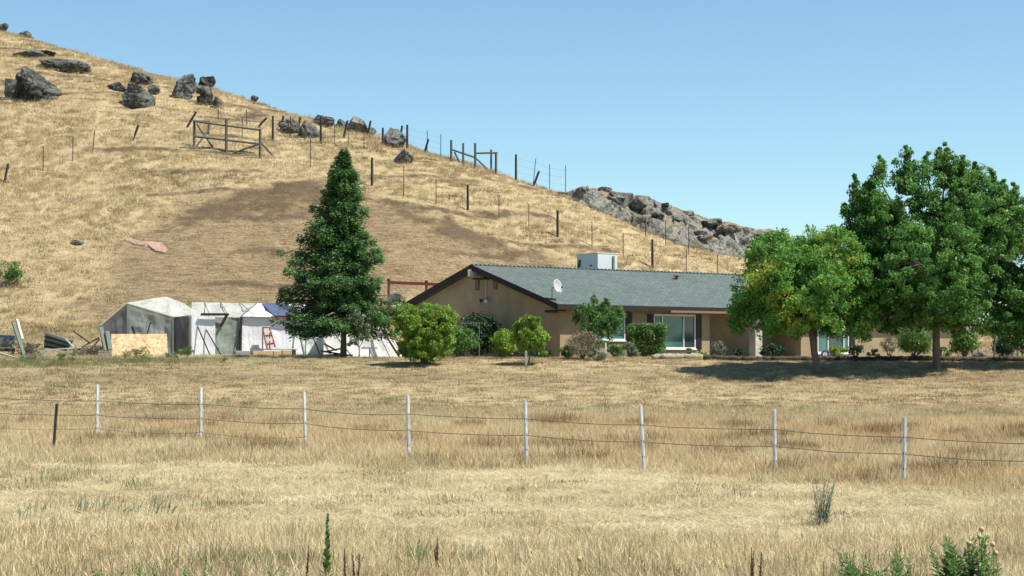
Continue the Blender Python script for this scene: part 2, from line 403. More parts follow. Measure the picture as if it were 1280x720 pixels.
def film_mat(name, c, alpha, var=.25, transl=.4, scale=2.):
    m, nt, b = newmat(name)
    vec = N(nt, 'ShaderNodeNewGeometry').outputs['Position']
    f = noise(nt, scale, 5, .7, vec, stretch=(1, 1, .35)); f2 = noise(nt, .7, 3, .6, vec)
    lo = tuple(k*(1-var) for k in c); hi = tuple(min(1, k*(1+var*.5)) for k in c)
    col = ramp(nt, f, [(.3, lo), (.7, hi)])
    nt.links.new(col, b.inputs['Base Color']); b.inputs['Roughness'].default_value = .45
    b.inputs['Specular IOR Level'].default_value = .3
    bump(nt, b, math_(nt, 'ADD', noise(nt, 2.2, 5, .65, vec, stretch=(1.6, 1.6, .35), dist=1.5), math_(nt, 'MULTIPLY', noise(nt, 5, 3, .6, vec, dist=2.), .2)), .045)
    tr = N(nt, 'ShaderNodeBsdfTranslucent'); nt.links.new(col, tr.inputs[0])
    mx = N(nt, 'ShaderNodeMixShader'); mx.inputs[0].default_value = transl
    nt.links.new(b.outputs[0], mx.inputs[1]); nt.links.new(tr.outputs[0], mx.inputs[2])
    out = mx.outputs[0]
    if alpha < 1:
        tp = N(nt, 'ShaderNodeBsdfTransparent'); m2 = N(nt, 'ShaderNodeMixShader')
        a = N(nt, 'ShaderNodeMapRange'); a.inputs[1].default_value = .3; a.inputs[2].default_value = .7
        a.inputs[3].default_value = max(0, alpha-.15); a.inputs[4].default_value = min(1, alpha+.12)
        nt.links.new(f2, a.inputs[0]); nt.links.new(a.outputs[0], m2.inputs[0])
        nt.links.new(tp.outputs[0], m2.inputs[1]); nt.links.new(out, m2.inputs[2]); out = m2.outputs[0]
    nt.links.new(out, nt.nodes['Material Output'].inputs[0]); return m
M['film_grey'] = film_mat('grey_plastic_film', (.45, .49, .47), .72)
M['film_pale'] = film_mat('pale_plastic_film', (.66, .67, .63), .88)
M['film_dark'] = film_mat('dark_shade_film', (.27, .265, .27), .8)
M['film_green'] = film_mat('greenish_plastic_film', (.42, .48, .44), .85)
M['tarp_white'] = film_mat('white_tarp', (.86, .88, .92), 1, .07, .15)
M['tarp_lav'] = film_mat('blue_white_tarp', (.88, .90, .97), 1, .04, .15)
M['tarp_mint'] = film_mat('mint_white_tarp', (.84, .90, .90), 1, .07, .15)
M['canvas'] = film_mat('white_canvas', (.86, .88, .90), 1, .05, .2)
M['roofshade'] = film_mat('painted_roof_shade', (.085, .12, .20), 1, .25, .1)  # slate blue standing in for shade on the white shed roof
M['pinksheet'] = film_mat('faded_pink_sheet', (.46, .31, .23), 1, .45, .1, 5.)

# ------------------------------------------------------------------ ground and hill meshes
def in_poly(px, py, poly):
    px = np.asarray(px); inside = np.zeros(px.shape, bool); n = len(poly)
    for i in range(n):
        x1, y1 = poly[i]; x2, y2 = poly[(i+1) % n]
        c = ((y1 > py) != (y2 > py)) & (px < (x2-x1)*(py-y1)/((y2-y1) if y2 != y1 else 1e-9)+x1)
        inside ^= c
    return inside
gp = [(150, 300), (200, 268), (245, 246), (330, 232), (395, 232), (470, 246), (560, 272), (640, 298), (715, 328), (760, 360), (700, 400), (100, 400), (60, 392), (170, 360), (130, 335)]
GP = [tuple(hhit(u, v)[:2]) for u, v in gp]
dirt = [((350, 222), (435, 222), (440, 268), (380, 262), (350, 242)), ((450, 242), (520, 256), (600, 284), (700, 318), (745, 340), (640, 325), (560, 305), (470, 276)), ((225, 256), (330, 230), (385, 236), (380, 268), (300, 276), (200, 290)), ((140, 296), (200, 282), (210, 300), (150, 306)),
        ((275, 140), (330, 136), (352, 150), (300, 152)), ((78, 297), (108, 294), (112, 306), (80, 308)), ((60, 380), (150, 376), (140, 392), (70, 388))]
DP = [[tuple(hhit(u, v)[:2]) for u, v in p] for p in dirt]
def soft(x, y, polys, r=1.0, k=12):
    s = 0
    for i in range(k):
        a = 2.4*i; rr = r*math.sqrt((i+.5)/k)
        m = np.zeros(np.shape(x), bool)
        for p in polys: m |= in_poly(x+rr*math.cos(a), y+rr*math.sin(a), p)
        s = s+m
    return s/k
def trail(x, y):
    z = height(x, y)-CZ; k = z/1.9+1.1*fbm(x/14, y/14, 3)+.02*x; d = np.abs(k-np.round(k))*1.9
    return np.exp(-(d/.30)**2)*np.clip(fbm(x/7+11, y/7+2, 2)*5+.3, 0, 1)*(hill_t(x, y) > .04)
xs = np.concatenate([[-700, -400, -250, -170, -130, -105, -90, -80, -73], np.arange(-68, 68, .4), [73, 80, 90, 105, 130, 170, 250, 400, 700]])
ys = np.concatenate([[-300, -120, -50, -20, -5, 5, 10], np.arange(14, 196, .4), [200, 206, 215, 230, 260, 320, 450, 700, 1100, 1900]])
XX, YY = np.meshgrid(xs, ys); ZZ = height(XX, YY)
wx, wy = 1.6*fbm(XX/2.5, YY/2.5, 3), 2.2*fbm(XX/2.5+7, YY/2.5+3, 3)
gr = soft(XX+wx, YY+wy, [GP], 3.); dt = np.maximum(.8*soft(XX+wx, YY+wy, DP, 1.6), .8*trail(XX, YY))
pn = fbm(XX/6, YY/6, 3)
grn = np.clip(1.6*np.exp(-((YY-86)/6)**2)*np.clip((-XX-3)/5, 0, 1), 0, 1)*np.clip(.5+pn, 0, 1)
grd = np.maximum(gr, .55*np.clip(1-np.abs(YY-76)/9, 0, 1)+.25*pn)
grd = np.maximum(grd, .6*np.clip(1-np.abs(YY-95)/9, 0, 1))
nx = len(xs)
ii, jj = np.meshgrid(np.arange(nx-1), np.arange(len(ys)-1))
a = (jj*nx+ii).reshape(-1); FC = np.stack([a, a+1, a+nx+1, a+nx], 1)
yc = YY.reshape(-1)[FC].mean(1); fc_ = foot(XX.reshape(-1)[FC].mean(1))
P3 = np.stack([XX, YY, ZZ], -1).reshape(-1, 3)
def submesh(name, sel):
    f = FC[sel]; u, inv = np.unique(f, return_inverse=True)
    return mesh_np(name, P3[u], inv.reshape(-1, 4), M['ground'], smooth=True,
                   attrs={'graded': grd.reshape(-1)[u], 'dirt': dt.reshape(-1)[u], 'green': grn.reshape(-1)[u]})
tag(submesh('ground', yc < fc_-1), kind='structure')
tag(submesh('hill', yc >= fc_-1), kind='structure')

# ------------------------------------------------------------------ grass tufts scattered as stuff
def tuft(name, n, rad, hmin, hmax, w, lean, mat, seed, flat=0., curl=.5):
    rs = np.random.RandomState(seed)
    r = rad*np.sqrt(rs.rand(n)); th = rs.rand(n)*6.283
    bx, by = r*np.cos(th), r*np.sin(th)
    h = hmin+(hmax-hmin)*rs.rand(n)**1.3
    ld = rs.rand(n)*6.283; ln = lean*rs.rand(n)+flat
    dx, dy = np.cos(ld), np.sin(ld)
    ca, sa = np.cos(ln), np.sin(ln)
    wd = rs.rand(n)*6.283; wx, wy = np.cos(wd)*w/2, np.sin(wd)*w/2
    ks = 1+rs.rand(n)*curl
    sg = [(0, 1.), (.55, .8), (1., .15)]
    V = []
    for s, ww in sg:
        hor = h*s*sa*(1+(ks-1)*s); ver = np.maximum(h*s*ca*(1-.35*(ks-1)*s*s), .004+.02*rs.rand(n)*s)
        for sgn in (-1, 1):
            V.append(np.stack([bx+dx*hor+sgn*wx*ww, by+dy*hor+sgn*wy*ww, ver], 1))
    V = np.stack(V, 1)
    b = np.arange(n)[:, None]*6
    Fq = np.concatenate([b+np.array([[0, 1, 3, 2]]), b+np.array([[2, 3, 5, 4]])])
    t = np.repeat(rs.rand(n), 6)
    o = mesh_np(name, V.reshape(-1, 3), Fq, mat, attrs={'tint': t})
    C.objects.unlink(o); return o
def scatter(name, variants, x, y, idx, scale, label, cat, sink=0.02):
    col = bpy.data.collections.new(name+'_source')
    for o in variants: col.objects.link(o)
    n = len(x); z = height(x, y)-sink
    me = bpy.data.meshes.new(name); me.vertices.add(n)
    me.vertices.foreach_set('co', np.stack([x, y, z], 1).astype(np.float32).reshape(-1))
    at_ = me.attributes.new('idx', 'INT', 'POINT'); at_.data.foreach_set('value', idx.astype(np.int32))
    at_ = me.attributes.new('scl', 'FLOAT', 'POINT'); at_.data.foreach_set('value', scale.astype(np.float32))
    rot = np.zeros((n, 3), np.float32); rot[:, 2] = _rs.rand(n)*6.283; rot[:, 0] = _rs.randn(n)*.06; rot[:, 1] = _rs.randn(n)*.06
    at_ = me.attributes.new('rot', 'FLOAT_VECTOR', 'POINT'); at_.data.foreach_set('vector', rot.reshape(-1))
    o = bpy.data.objects.new(name, me); C.objects.link(o)
    ng = bpy.data.node_groups.new(name+'_nodes', 'GeometryNodeTree')
    ng.interface.new_socket('Geometry', in_out='INPUT', socket_type='NodeSocketGeometry')
    ng.interface.new_socket('Geometry', in_out='OUTPUT', socket_type='NodeSocketGeometry')
    nd = ng.nodes; gi = nd.new('NodeGroupInput'); go = nd.new('NodeGroupOutput')
    ip = nd.new('GeometryNodeInstanceOnPoints'); ci = nd.new('GeometryNodeCollectionInfo')
    ci.inputs['Collection'].default_value = col; ci.inputs['Separate Children'].default_value = True; ci.inputs['Reset Children'].default_value = True
    def na(nm, ty):
        q = nd.new('GeometryNodeInputNamedAttribute'); q.data_type = ty; q.inputs['Name'].default_value = nm; return q.outputs['Attribute']
    er = nd.new('FunctionNodeEulerToRotation')
    L = ng.links.new
    L(gi.outputs[0], ip.inputs['Points']); L(ci.outputs[0], ip.inputs['Instance']); ip.inputs['Pick Instance'].default_value = True
    L(na('idx', 'INT'), ip.inputs['Instance Index']); L(na('rot', 'FLOAT_VECTOR'), er.inputs[0]); L(er.outputs[0], ip.inputs['Rotation'])
    L(na('scl', 'FLOAT'), ip.inputs['Scale']); L(ip.outputs[0], go.inputs[0])
    md = o.modifiers.new('scatter', 'NODES'); md.node_group = ng
    return tag(o, label, cat, kind='stuff')
def pts(n, x0, x1, y0, y1, wedge=True):
    y = y0+(y1-y0)*_rs.rand(n); x = x0+(x1-x0)*_rs.rand(n)
    if wedge:
        k = np.abs(x) < .285*y+3; x, y = x[k], y[k]
    return x, y
def px_of(x, y):
    return 640+F*x/y
fence_y = lambda x: np.interp(x, [-14, -10.4, -7.5, -4.9, -2.2, .3, 2.7, 4.8, 7.1, 10], [49.5, 48.5, 47, 45.5, 43.5, 41.5, 39, 36.8, 34.6, 31.5])

V_tall = [tuft('grass_a%02d' % i, 80, .40, .08, .33, .008, 1.2, M['straw'], 10+i) for i in range(4)]
V_tan = [tuft('grass_b%02d' % i, 80, .40, .08, .34, .008, 1.25, M['tan'], 30+i) for i in range(3)]
V_med = [tuft('grass_c%02d' % i, 75, .35, .08, .26, .009, .7, M['straw'], 50+i) for i in range(3)]
V_hay = [tuft('grass_d%02d' % i, 85, .4, .08, .32, .009, .35, M['hay'], 70+i, flat=1.15, curl=.1) for i in range(4)]
V_stub = [tuft('grass_e%02d' % i, 60, .35, .03, .12, .010, .9, M['brownstub'], 90+i) for i in range(3)]
V_grn = [tuft('grass_f%02d' % i, 50, .3, .1, .34, .010, .5, M['weedgreen'], 110+i) for i in range(3)]
V_rus = [tuft('grass_g%02d' % i, 80, .3, .1, .36, .009, 1., M['russet'], 130+i) for i in range(2)]
FV = V_tall+V_tan+V_med+V_hay+V_stub+V_grn+V_rus
OF = dict(tall=(0, 4), tan=(4, 3), med=(7, 3), hay=(10, 4), stub=(14, 3), grn=(17, 3), russ=(20, 2))
def pick(kind, n):
    o, k = OF[kind]; return o+_rs.randint(0, k, n)
AX, AY, AI, AS = [], [], [], []
def put(x, y, kind, s0, s1):
    AX.append(x); AY.append(y); AI.append(pick(kind, len(x))); AS.append(s0+(s1-s0)*_rs.rand(len(x)))
# field
x, y = pts(60000, -22, 22, 16, 66)
fy = fence_y(x); n1 = fbm(x/2.2, y/2.2, 3); n2 = fbm(x/5+9, y/5, 3); u = px_of(x, y)
r = _rs.rand(len(x))
beyond = y > fy-2.0+n1*2.6+_rs.randn(len(x))*.4
hayz = (~beyond) & (y > 24.5+n2*2.5+np.clip((x-2)*.6, 0, 4)) & (y < 38+n2*2+np.clip(-x*.1, 0, 2))
fore = (~beyond) & (~hayz)
tall = beyond & (y < 58+2.5*n2)
k = tall & (r < .62); 
tanny = n1+.5*n2+.25*_rs.randn(len(x)) > .08
put(x[k & tanny], y[k & tanny], 'tan', .6, 1.15); put(x[k & ~tanny], y[k & ~tanny], 'tall', .6, 1.1)
k = beyond & ~tall & (r < .45); put(x[k], y[k], 'med', .5, .9)
k = hayz & (r < .65); put(x[k], y[k], 'hay', .6, 1.1)
k = hayz & (r > .86) & (n1 > -.05); put(x[k], y[k], 'med', .5, 1.)
k = hayz & (r < .3) & (fbm(x/1.1, y/.5+3, 3) > .33); put(x[k], y[k], 'stub', .6, 1.3)
k = tall & (r > .62) & (fbm(x/1.3+2, y/1.3, 3) > .36); put(x[k], y[k], 'russ', .8, 1.4)
k = tall & (r > .62) & (r < .82); put(x[k], y[k], 'hay', .6, 1.)
k = fore & (r < .32); 
put(x[k & (n1 < .15)], y[k & (n1 < .15)], 'med', .7, 1.3); put(x[k & (n1 >= .15)], y[k & (n1 >= .15)], 'tall', .6, 1.1)
k = fore & (r > .35) & (r < .8); put(x[k], y[k], 'hay', .6, 1.1)
k = fore & (r > .8) & (n1 > .35); put(x[k], y[k], 'tan', .5, .9)
k = fore & (r > .93) & (y < 22+n2*2); put(x[k], y[k], 'grn', .6, 1.)
# green tinge patches
for (pu, pv, rx, ry, m) in [(50, 455, 100, 7, 200), (180, 452, 100, 4, 120), (230, 508, 110, 10, 50), (60, 485, 120, 16, 60), (500, 505, 90, 8, 26), (745, 512, 30, 6, 18), (950, 512, 160, 8, 50), (1200, 520, 80, 8, 26), (200, 546, 14, 6, 18), (60, 600, 120, 18, 34), (320, 708, 120, 8, 26), (100, 420, 100, 12, 160)]:
    for _ in range(m):
        q = hit(pu+rx*random.gauss(0, .5), pv+ry*random.gauss(0, .5))
        if q.y < 180: put(np.array([q.x]), np.array([q.y]), 'grn', .5, 1.)
# bank
x, y = pts(26000, -27, 27, 56, 90); n1 = fbm(x/2, y/2, 3); r = _rs.rand(len(x))
k = (r < .45) & (y > 60); put(x[k], y[k], 'stub', .6, 1.3)
k = (r > .45) & (n1 > -.15) & (r < .85); put(x[k], y[k], 'med', .3, .75)
k = (r > .85); put(x[k], y[k], 'hay', .5, .9)
# yard
x, y = pts(9000, -30, 40, 90, 122); k0 = y < foot(x)+1; x, y = x[k0], y[k0]; k = _rs.rand(len(x)) < .6
put(x[k], y[k], 'stub', .6, 1.4)
x, y = pts(5000, -30, -8, 88, 106); put(x, y, 'med', .5, 1.2)
X_, Y_, I_, S_ = map(np.concatenate, (AX, AY, AI, AS))
# keep clear of the buildings
HC = (2.31, 92.0); c38, s38 = math.cos(R(38)), math.sin(R(38))
def inhouse(x, y, m=.2):
    dx, dy = x-HC[0], y-HC[1]; lx = dx*c38+dy*s38; ly = -dx*s38+dy*c38
    return (lx > -m) & (lx < 29.6+m) & (ly > -m) & (ly < 13+m)
k = ~inhouse(X_, Y_) & ~((X_ > -20) & (X_ < -6) & (Y_ > 91) & (Y_ < 99))
scatter('field_grass', FV, X_[k], Y_[k], I_[k], S_[k], 'dry straw coloured grass covering the field and the mown bank', 'grass')
# hill grass
W_t = [tuft('hillgrass_a%02d' % i, 50, .30, .15, .48, .016, .8, M['hillgrass'], 210+i) for i in range(4)]
W_s = [tuft('hillgrass_b%02d' % i, 55, .42, .05, .22, .016, .9, M['hillgrass'], 230+i) for i in range(3)]
W_b = [tuft('hillgrass_c%02d' % i, 55, .42, .04, .16, .018, .9, M['brownstub'], 250+i) for i in range(3)]
W_g = [tuft('hillgrass_d%02d' % i, 45, .35, .1, .35, .016, .6, M['weedgreen'], 270+i) for i in range(2)]
HV = W_t+W_s+W_b+W_g
x, y = pts(90000, -52, 42, 102, 176)
tt = hill_t(x, y); k = (tt < 1.12) & (tt > -.08); x, y = x[k], y[k]
wx, wy = 1.6*fbm(x/2.5, y/2.5, 3), 2.2*fbm(x/2.5+7, y/2.5+3, 3); g = soft(x+wx, y+wy, [GP], 2.4)+.2*_rs.randn(len(x)); d = soft(x+wx, y+wy, DP, 1.3)+.15*_rs.randn(len(x)); n1 = fbm(x/3.5, y/2.0, 3); n2 = fbm(x/9+4, y/9, 2); r = _rs.rand(len(x))
idx = np.full(len(x), -1); sc = np.ones(len(x))
d = np.maximum(d, trail(x, y)*.9); bare = (g > .5) | (d > .5)
k = ~bare & (n1+.5*n2 > -.05) & (r < .55); idx[k] = _rs.randint(0, 4, k.sum()); sc[k] = .5+.6*_rs.rand(k.sum())
k = ~bare & (n1+.5*n2 <= -.05) & (r < .5); idx[k] = 4+_rs.randint(0, 3, k.sum()); sc[k] = .7+.7*_rs.rand(k.sum())
k = ~bare & (r > .84) & (fbm(x/1.5+3, y/.8, 3) > .12); idx[k] = 7+_rs.randint(0, 3, k.sum()); sc[k] = 1+_rs.rand(k.sum())
k = ~bare & (r > .985) & (n2 < .1); idx[k] = 10+_rs.randint(0, 2, k.sum()); sc[k] = .7+.4*_rs.rand(k.sum())
k = bare & (r < .2); idx[k] = 7+_rs.randint(0, 3, k.sum()); sc[k] = .5+.7*_rs.rand(k.sum())
k = bare & (r > .86) & (d < .5) & (n1 > .0); idx[k] = 4+_rs.randint(0, 3, k.sum()); sc[k] = .5+.6*_rs.rand(k.sum())
k = (idx >= 0) & ~inhouse(x, y, .5)
scatter('hill_grass', HV, x[k], y[k], idx[k], sc[k], 'dry golden grass growing all over the hillside', 'grass')

# ------------------------------------------------------------------ foliage
def leaves(name, clumps, per, size, seed, mat, parent, aspect=.45, up=.35, tmul=1., tintf=None, shell=.4):
    rs = np.random.RandomState(seed)
    cl = np.asarray(clumps, float); n = len(cl)*per
    ci = np.repeat(np.arange(len(cl)), per)
    d = rs.randn(n, 3); d /= np.linalg.norm(d, axis=1)[:, None]
    rr = rs.rand(n)**shell
    squash = np.array([1, 1, .75])
    P = cl[ci, :3]+d*rr[:, None]*cl[ci, 3:4]*squash
    nrm = d*.8+rs.randn(n, 3)*.7; nrm[:, 2] += up; nrm /= np.linalg.norm(nrm, axis=1)[:, None]
    t = np.cross(nrm, rs.randn(n, 3)); t /= np.linalg.norm(t, axis=1)[:, None]; t[:, 2] -= .25
    b = np.cross(nrm, t); s = size*(.6+.8*rs.rand(n))[:, None]
    V = np.stack([P-t*s*.5, P+b*s*aspect*.5, P+t*s*.5, P-b*s*aspect*.5], 1).reshape(-1, 3)
    ctint = rs.rand(len(cl)); tint = np.clip(.45*ctint[ci]+.45*rs.rand(n), 0, 1)*tmul
    if tintf is not None: tint = tintf(P, tint, rs)
    Fq = np.arange(n*4).reshape(-1, 4)
    return mesh_np(name, V, Fq, mat, parent=parent, attrs={'tint': np.repeat(np.clip(tint, 0, 1), 4)})
def limb(mb, a, b, r0, r1, sag=.0, n=5, jit=.05, seg=5):
    a = Vector(a); b = Vector(b); L = (b-a).length; p = []
    for i in range(n):
        t = i/(n-1); q = a.lerp(b, t)
        q.z += math.sin(t*math.pi)*sag*L
        if 0 < i < n-1: q += Vector((random.gauss(0, jit*L), random.gauss(0, jit*L), 0))*.5
        p.append(q)
    mb.tube(p, [r0+(r1-r0)*i/(n-1) for i in range(n)], seg)
def shrub(name, u, vb, Y, w, h, mat, label, cat, leafsize=.1, dens=1., seed=0, group=None, stem=True, lobes=None, per=60, base=None, aspect=.5, box=False, r0=.22):
    """shrub whose base stands at pixel u on the ground at depth Y; w,h metres"""
    rs = random.Random(seed+int(u)); X = at(u, vb, Y).x; z0 = gz(X, Y)
    root = empty(name, (X, Y, z0)); tag(root, label, cat, group)
    cl = []; n = max(5, int(26*w*h*dens))
    for i in range(n):
        if box:
            q = [rs.uniform(-1, 1) for _ in range(3)]; ax = rs.choice((0, 1, 2)); q[ax] = math.copysign(.9, q[ax]) if ax != 2 else .9
            p = (X+q[0]*w*.42, Y+q[1]*w*.42, z0+h*.5+q[2]*h*.42); rad = .16*min(w, h)+.03
        else:
            th = rs.uniform(0, 6.283); ph = math.acos(rs.uniform(-.75, 1)); rr = rs.uniform(.55, 1)
            p = (X+math.cos(th)*math.sin(ph)*w*.42*rr, Y+math.sin(th)*math.sin(ph)*w*.42*rr, z0+h*.5+math.cos(ph)*h*.42*rr)
            rad = r0*min(w, h)*rs.uniform(.7, 1.25)+.02
        cl.append((*p, rad))
    leaves('foliage', cl, per, leafsize, seed+int(u), mat, root, aspect=aspect)
    if stem:
        mb = MB()
        for i in range(min(9, len(cl))):
            c = cl[i*len(cl)//9 if len(cl) >= 9 else i]
            limb(mb, (X+rs.uniform(-.05, .05), Y, z0-.05), c[:3], .02+.012*h, .008, .03)
        mb.build('stem', M['bark'], root)
    return root
def zrel(v, Y): return at(640, v, Y).z

# --- conifer
def conifer():
    Y = 88.; X = at(429, 447, Y).x; z0 = gz(X, Y); top = at(428, 188, Y).z; H = top-z0
    root = empty('conifer_tree', (X, Y, z0)); tag(root, 'tall dark green conifer with a pointed top beside the tarp shelter', 'tree')
    px = Y/F
    prof = lambda t: 1.1*np.interp(t, [.13, .17, .24, .33, .42, .57, .66, .77, .845, .92, .97, 1], [48, 62, 72, 68, 60, 47, 38, 28, 19, 10, 5, 1])*px
    rs = random.Random(5); mb = MB()
    mb.tube([(X, Y, z0-.3), (X+.02, Y, z0+1), (X-.03, Y, z0+H*.5), (X, Y, z0+H*.97)], [.17, .13, .08, .012], 9)
    cl = []; tips = []
    for i in range(480):
        t = .16+.835*(i/480)**.9; th = i*2.39996+rs.uniform(-.4, .4)
        ca_, sa_ = math.cos(th), math.sin(th); Rr = prof(t)*(rs.uniform(.42, .98) if rs.random() < .72 else rs.uniform(.95, 1.28))*(1+.34*vnoise(ca_*1.4+9, t*9+sa_))*(.84 if ca_ > .2 else 1.)
        if rs.random() < .08: Rr *= .72
        zz = z0+H*t; e = Vector((X+math.cos(th)*Rr, Y+math.sin(th)*Rr, zz+Rr*(.05+.35*(t-.35))-.12*Rr))
        if Rr > .25 and i % 2 == 0: limb(mb, (X, Y, zz-Rr*.12), e, .012+.018*Rr, .006, .05, 4, .02, 4)
        tips.append((Vector((X, Y, zz-Rr*.12)), e, Rr))
    mb.build('trunk', M['bark'], root, smooth=True)
    g = np.random.RandomState(8); A_, B_, RR = (np.array([tuple(q[0]) for q in tips]), np.array([tuple(q[1]) for q in tips]), np.array([q[2] for q in tips]))
    cnt = (30+150*RR*(.35+1.3*g.rand(len(tips)))).astype(int); bi = np.repeat(np.arange(len(tips)), cnt); n = len(bi)
    s_ = 1-g.rand(n)**1.3*.85; ax = B_[bi]-A_[bi]; ax /= np.linalg.norm(ax, axis=1)[:, None]
    side = np.cross(ax, [0, 0, 1]); side /= np.linalg.norm(side, axis=1)[:, None]
    halfw = (.10+.42*RR[bi]*(1-s_)**.7*s_**.3)*1.1
    q = g.rand(n)*2-1
    P = A_[bi]+(B_[bi]-A_[bi])*s_[:, None]+side*(q*halfw)[:, None]; P[:, 2] += g.randn(n)*.09-.22*np.abs(q)*halfw-.10*s_*RR[bi]**.5
    P += g.randn(n, 3)*.035
    d = ax*.8+side*(np.sign(q)*.7)[:, None]+g.randn(n, 3)*.35; d[:, 2] -= .25; d /= np.linalg.norm(d, axis=1)[:, None]
    nn_ = np.cross(d, g.randn(n, 3)*.6+np.array([0, 0, 1.])); nn_ /= np.linalg.norm(nn_, axis=1)[:, None]
    L = (.10+.10*g.rand(n))[:, None]; W_ = nn_*.022*(1+g.rand(n))[:, None]
    V = np.stack([P, P+d*L*.45+W_, P+d*L, P+d*L*.45-W_], 1).reshape(-1, 3)
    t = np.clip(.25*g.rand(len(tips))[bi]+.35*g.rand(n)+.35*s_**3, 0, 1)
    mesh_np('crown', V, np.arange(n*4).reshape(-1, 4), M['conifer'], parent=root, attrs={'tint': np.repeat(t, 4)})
conifer()

def crown_tree(name, base, crown, label, mat, seed, leafsize, per, trunk_r, nclump, clr, tintf=None, spires=(), lean=0., aspect=.42, gaps=.0, fork=.35, low=-.55):
    """crown: list of lobes (u,v,dY,ru,rv) in pixels at depth of base"""
    b = hit(*base, 60, 90) if len(base) == 2 else Vector((at(base[0], base[1], base[2]).x, base[2], 0))
    b.z = gz(b.x, b.y); Y = b.y; px = Y/F
    root = empty(name, b); tag(root, label, 'tree')
    rs = random.Random(seed); cl = []; mb = MB()
    tot = sum(l[3]*l[4] for l in crown)
    for (u, v, dy, ru, rv) in crown:
        c = at(u, v, Y+dy); a, h = ru*px, rv*px
        for i in range(int(nclump*ru*rv/tot)):
            th = rs.uniform(0, 6.283); z = rs.uniform(low-.2, 1); s = math.sqrt(max(0, 1-z*z)); k = rs.uniform(.62, 1.02) if rs.random() < .8 else rs.uniform(.2, .6)
            p = c+Vector((a*s*math.cos(th)*k, a*s*math.sin(th)*k, h*z*k))
            if gaps and vnoise(p.x*1.1+seed, p.z*1.1) > gaps and vnoise(p.y*1.1+seed, p.z*1.3) > 0: continue
            cl.append((*p, clr*rs.uniform(.65, 1.3)))
    for (u, v, dy, l) in spires:
        tip = at(u, v, Y+dy)
        for k in range(7):
            s = k/6; q = tip+Vector((rs.gauss(0, .05), rs.gauss(0, .05), -l*px*s)); cl.append((*q, .10+.17*s))
    first = crown[0]; cc = at(first[0], first[1], Y)
    f = b.lerp(Vector((cc.x, Y, cc.z)), fork); f.x += lean
    mb.tube([b-Vector((0, 0, .3)), b+Vector((lean*.2, 0, .08)), b.lerp(f, .5)+Vector((lean*.2, 0, 0)), f], [trunk_r*1.5, trunk_r*1.08, trunk_r*.9, trunk_r*.85], 9)
    mains = []
    for i, c in enumerate(list(crown)+crown[:3]):
        th = rs.uniform(0, 6.283); k = .3 if i < len(crown) else .6
        q = at(c[0], c[1], Y+c[2])+Vector((math.cos(th)*c[3]*px*k, math.sin(th)*c[3]*px*k, rs.uniform(-.2, .3)*c[4]*px))
        limb(mb, f, q, trunk_r*.55, trunk_r*.16, .08, 6, .06, 6); mains += [f.lerp(q, t) for t in (.4, .6, .8, 1.)]
    for i in range(0, len(cl), 3):
        p = Vector(cl[i][:3]); m = min(mains, key=lambda e: (e-p).length)
        if .2 < (m-p).length < 1.3: limb(mb, m, p, trunk_r*.12, .007, .05, 4, .05, 4)
    leaves('crown', cl, per, leafsize, seed, mat, root, aspect=aspect, tintf=tintf)
    mb.build('trunk', M['bark'], root, smooth=True)
    return root
def round_tint(P, t, rs):
    Y = 76; u = 640+F*P[:, 0]/P[:, 1]; v = 448-(P[:, 2]-CZ)*F/P[:, 1]
    t = t*.8
    for (a, b, s, k) in [(955, 338, 16, .9), (975, 372, 14, .8), (990, 400, 14, .7), (1010, 398, 12, .6), (1030, 300, 18, .45), (1060, 325, 18, .35), (1000, 282, 12, .45), (940, 350, 14, .7), (1085, 395, 14, .3)]:
        w = np.exp(-(((u-a)/s)**2+((v-b)/s)**2))
        t = np.where(rs.rand(len(t)) < w*k*.8, .80+.2*rs.rand(len(t)), t)
    return t
crown_tree('round_tree', (1023, 466), [(1012, 352, 0, 72, 70), (1000, 362, -1.5, 58, 54), (1015, 362, 1.4, 60, 56), (955, 368, 0, 44, 42), (1062, 368, .2, 42, 50), (1000, 400, -.6, 62, 32), (940, 398, 0, 32, 24), (1040, 318, 0, 42, 36), (968, 325, .2, 38, 36), (1062, 405, -.3, 36, 26)],
           'round crowned green tree with yellow orange leaf tips in front of the house porch', M['round'], 21, .135, 75, .15, 1300, .30, round_tint, lean=-.12, fork=.5)
crown_tree('tall_broadleaf_tree', (1171, 461), [(1168, 305, 0, 84, 104), (1115, 290, 0, 56, 66), (1225, 300, 0, 52, 74), (1160, 335, -2.1, 66, 76), (1172, 335, 1.9, 66, 76), (1190, 380, -1.5, 50, 44), (1104, 270, 0, 36, 44), (1078, 246, .3, 20, 24), (1134, 232, .3, 19, 46), (1100, 222, -.3, 15, 24), (1160, 232, -.4, 18, 40), (1182, 226, 0, 18, 46), (1207, 236, .4, 17, 42), (1200, 290, 0, 50, 50),
  (1222, 240, -.2, 15, 34), (1243, 248, .1, 14, 32), (1250, 300, .2, 34, 66), (1270, 280, 0, 18, 44), (1092, 325, -.2, 40, 52), (1066, 290, 0, 16, 26), (1150, 390, -.3, 72, 38), (1225, 378, .2, 54, 52), (1108, 378, 0, 44, 42)],
           'tallest green broadleaf tree with a ragged spiky top near the right end of the house', M['ash'], 33, .14, 74, .17, 2500, .27,
           spires=[(1182, 180, 0, 40), (1134, 184, .2, 36), (1100, 196, .1, 26), (1158, 192, 0, 30), (1070, 220, 0, 26), (1218, 204, 0, 30), (1240, 212, .2, 26), (1268, 230, .1, 26), (1203, 196, -.2, 30), (1056, 256, 0, 14), (1088, 228, -.2, 20), (1172, 186, .3, 26), (1256, 226, 0, 20)],
           gaps=.40, fork=.42, low=-.6)
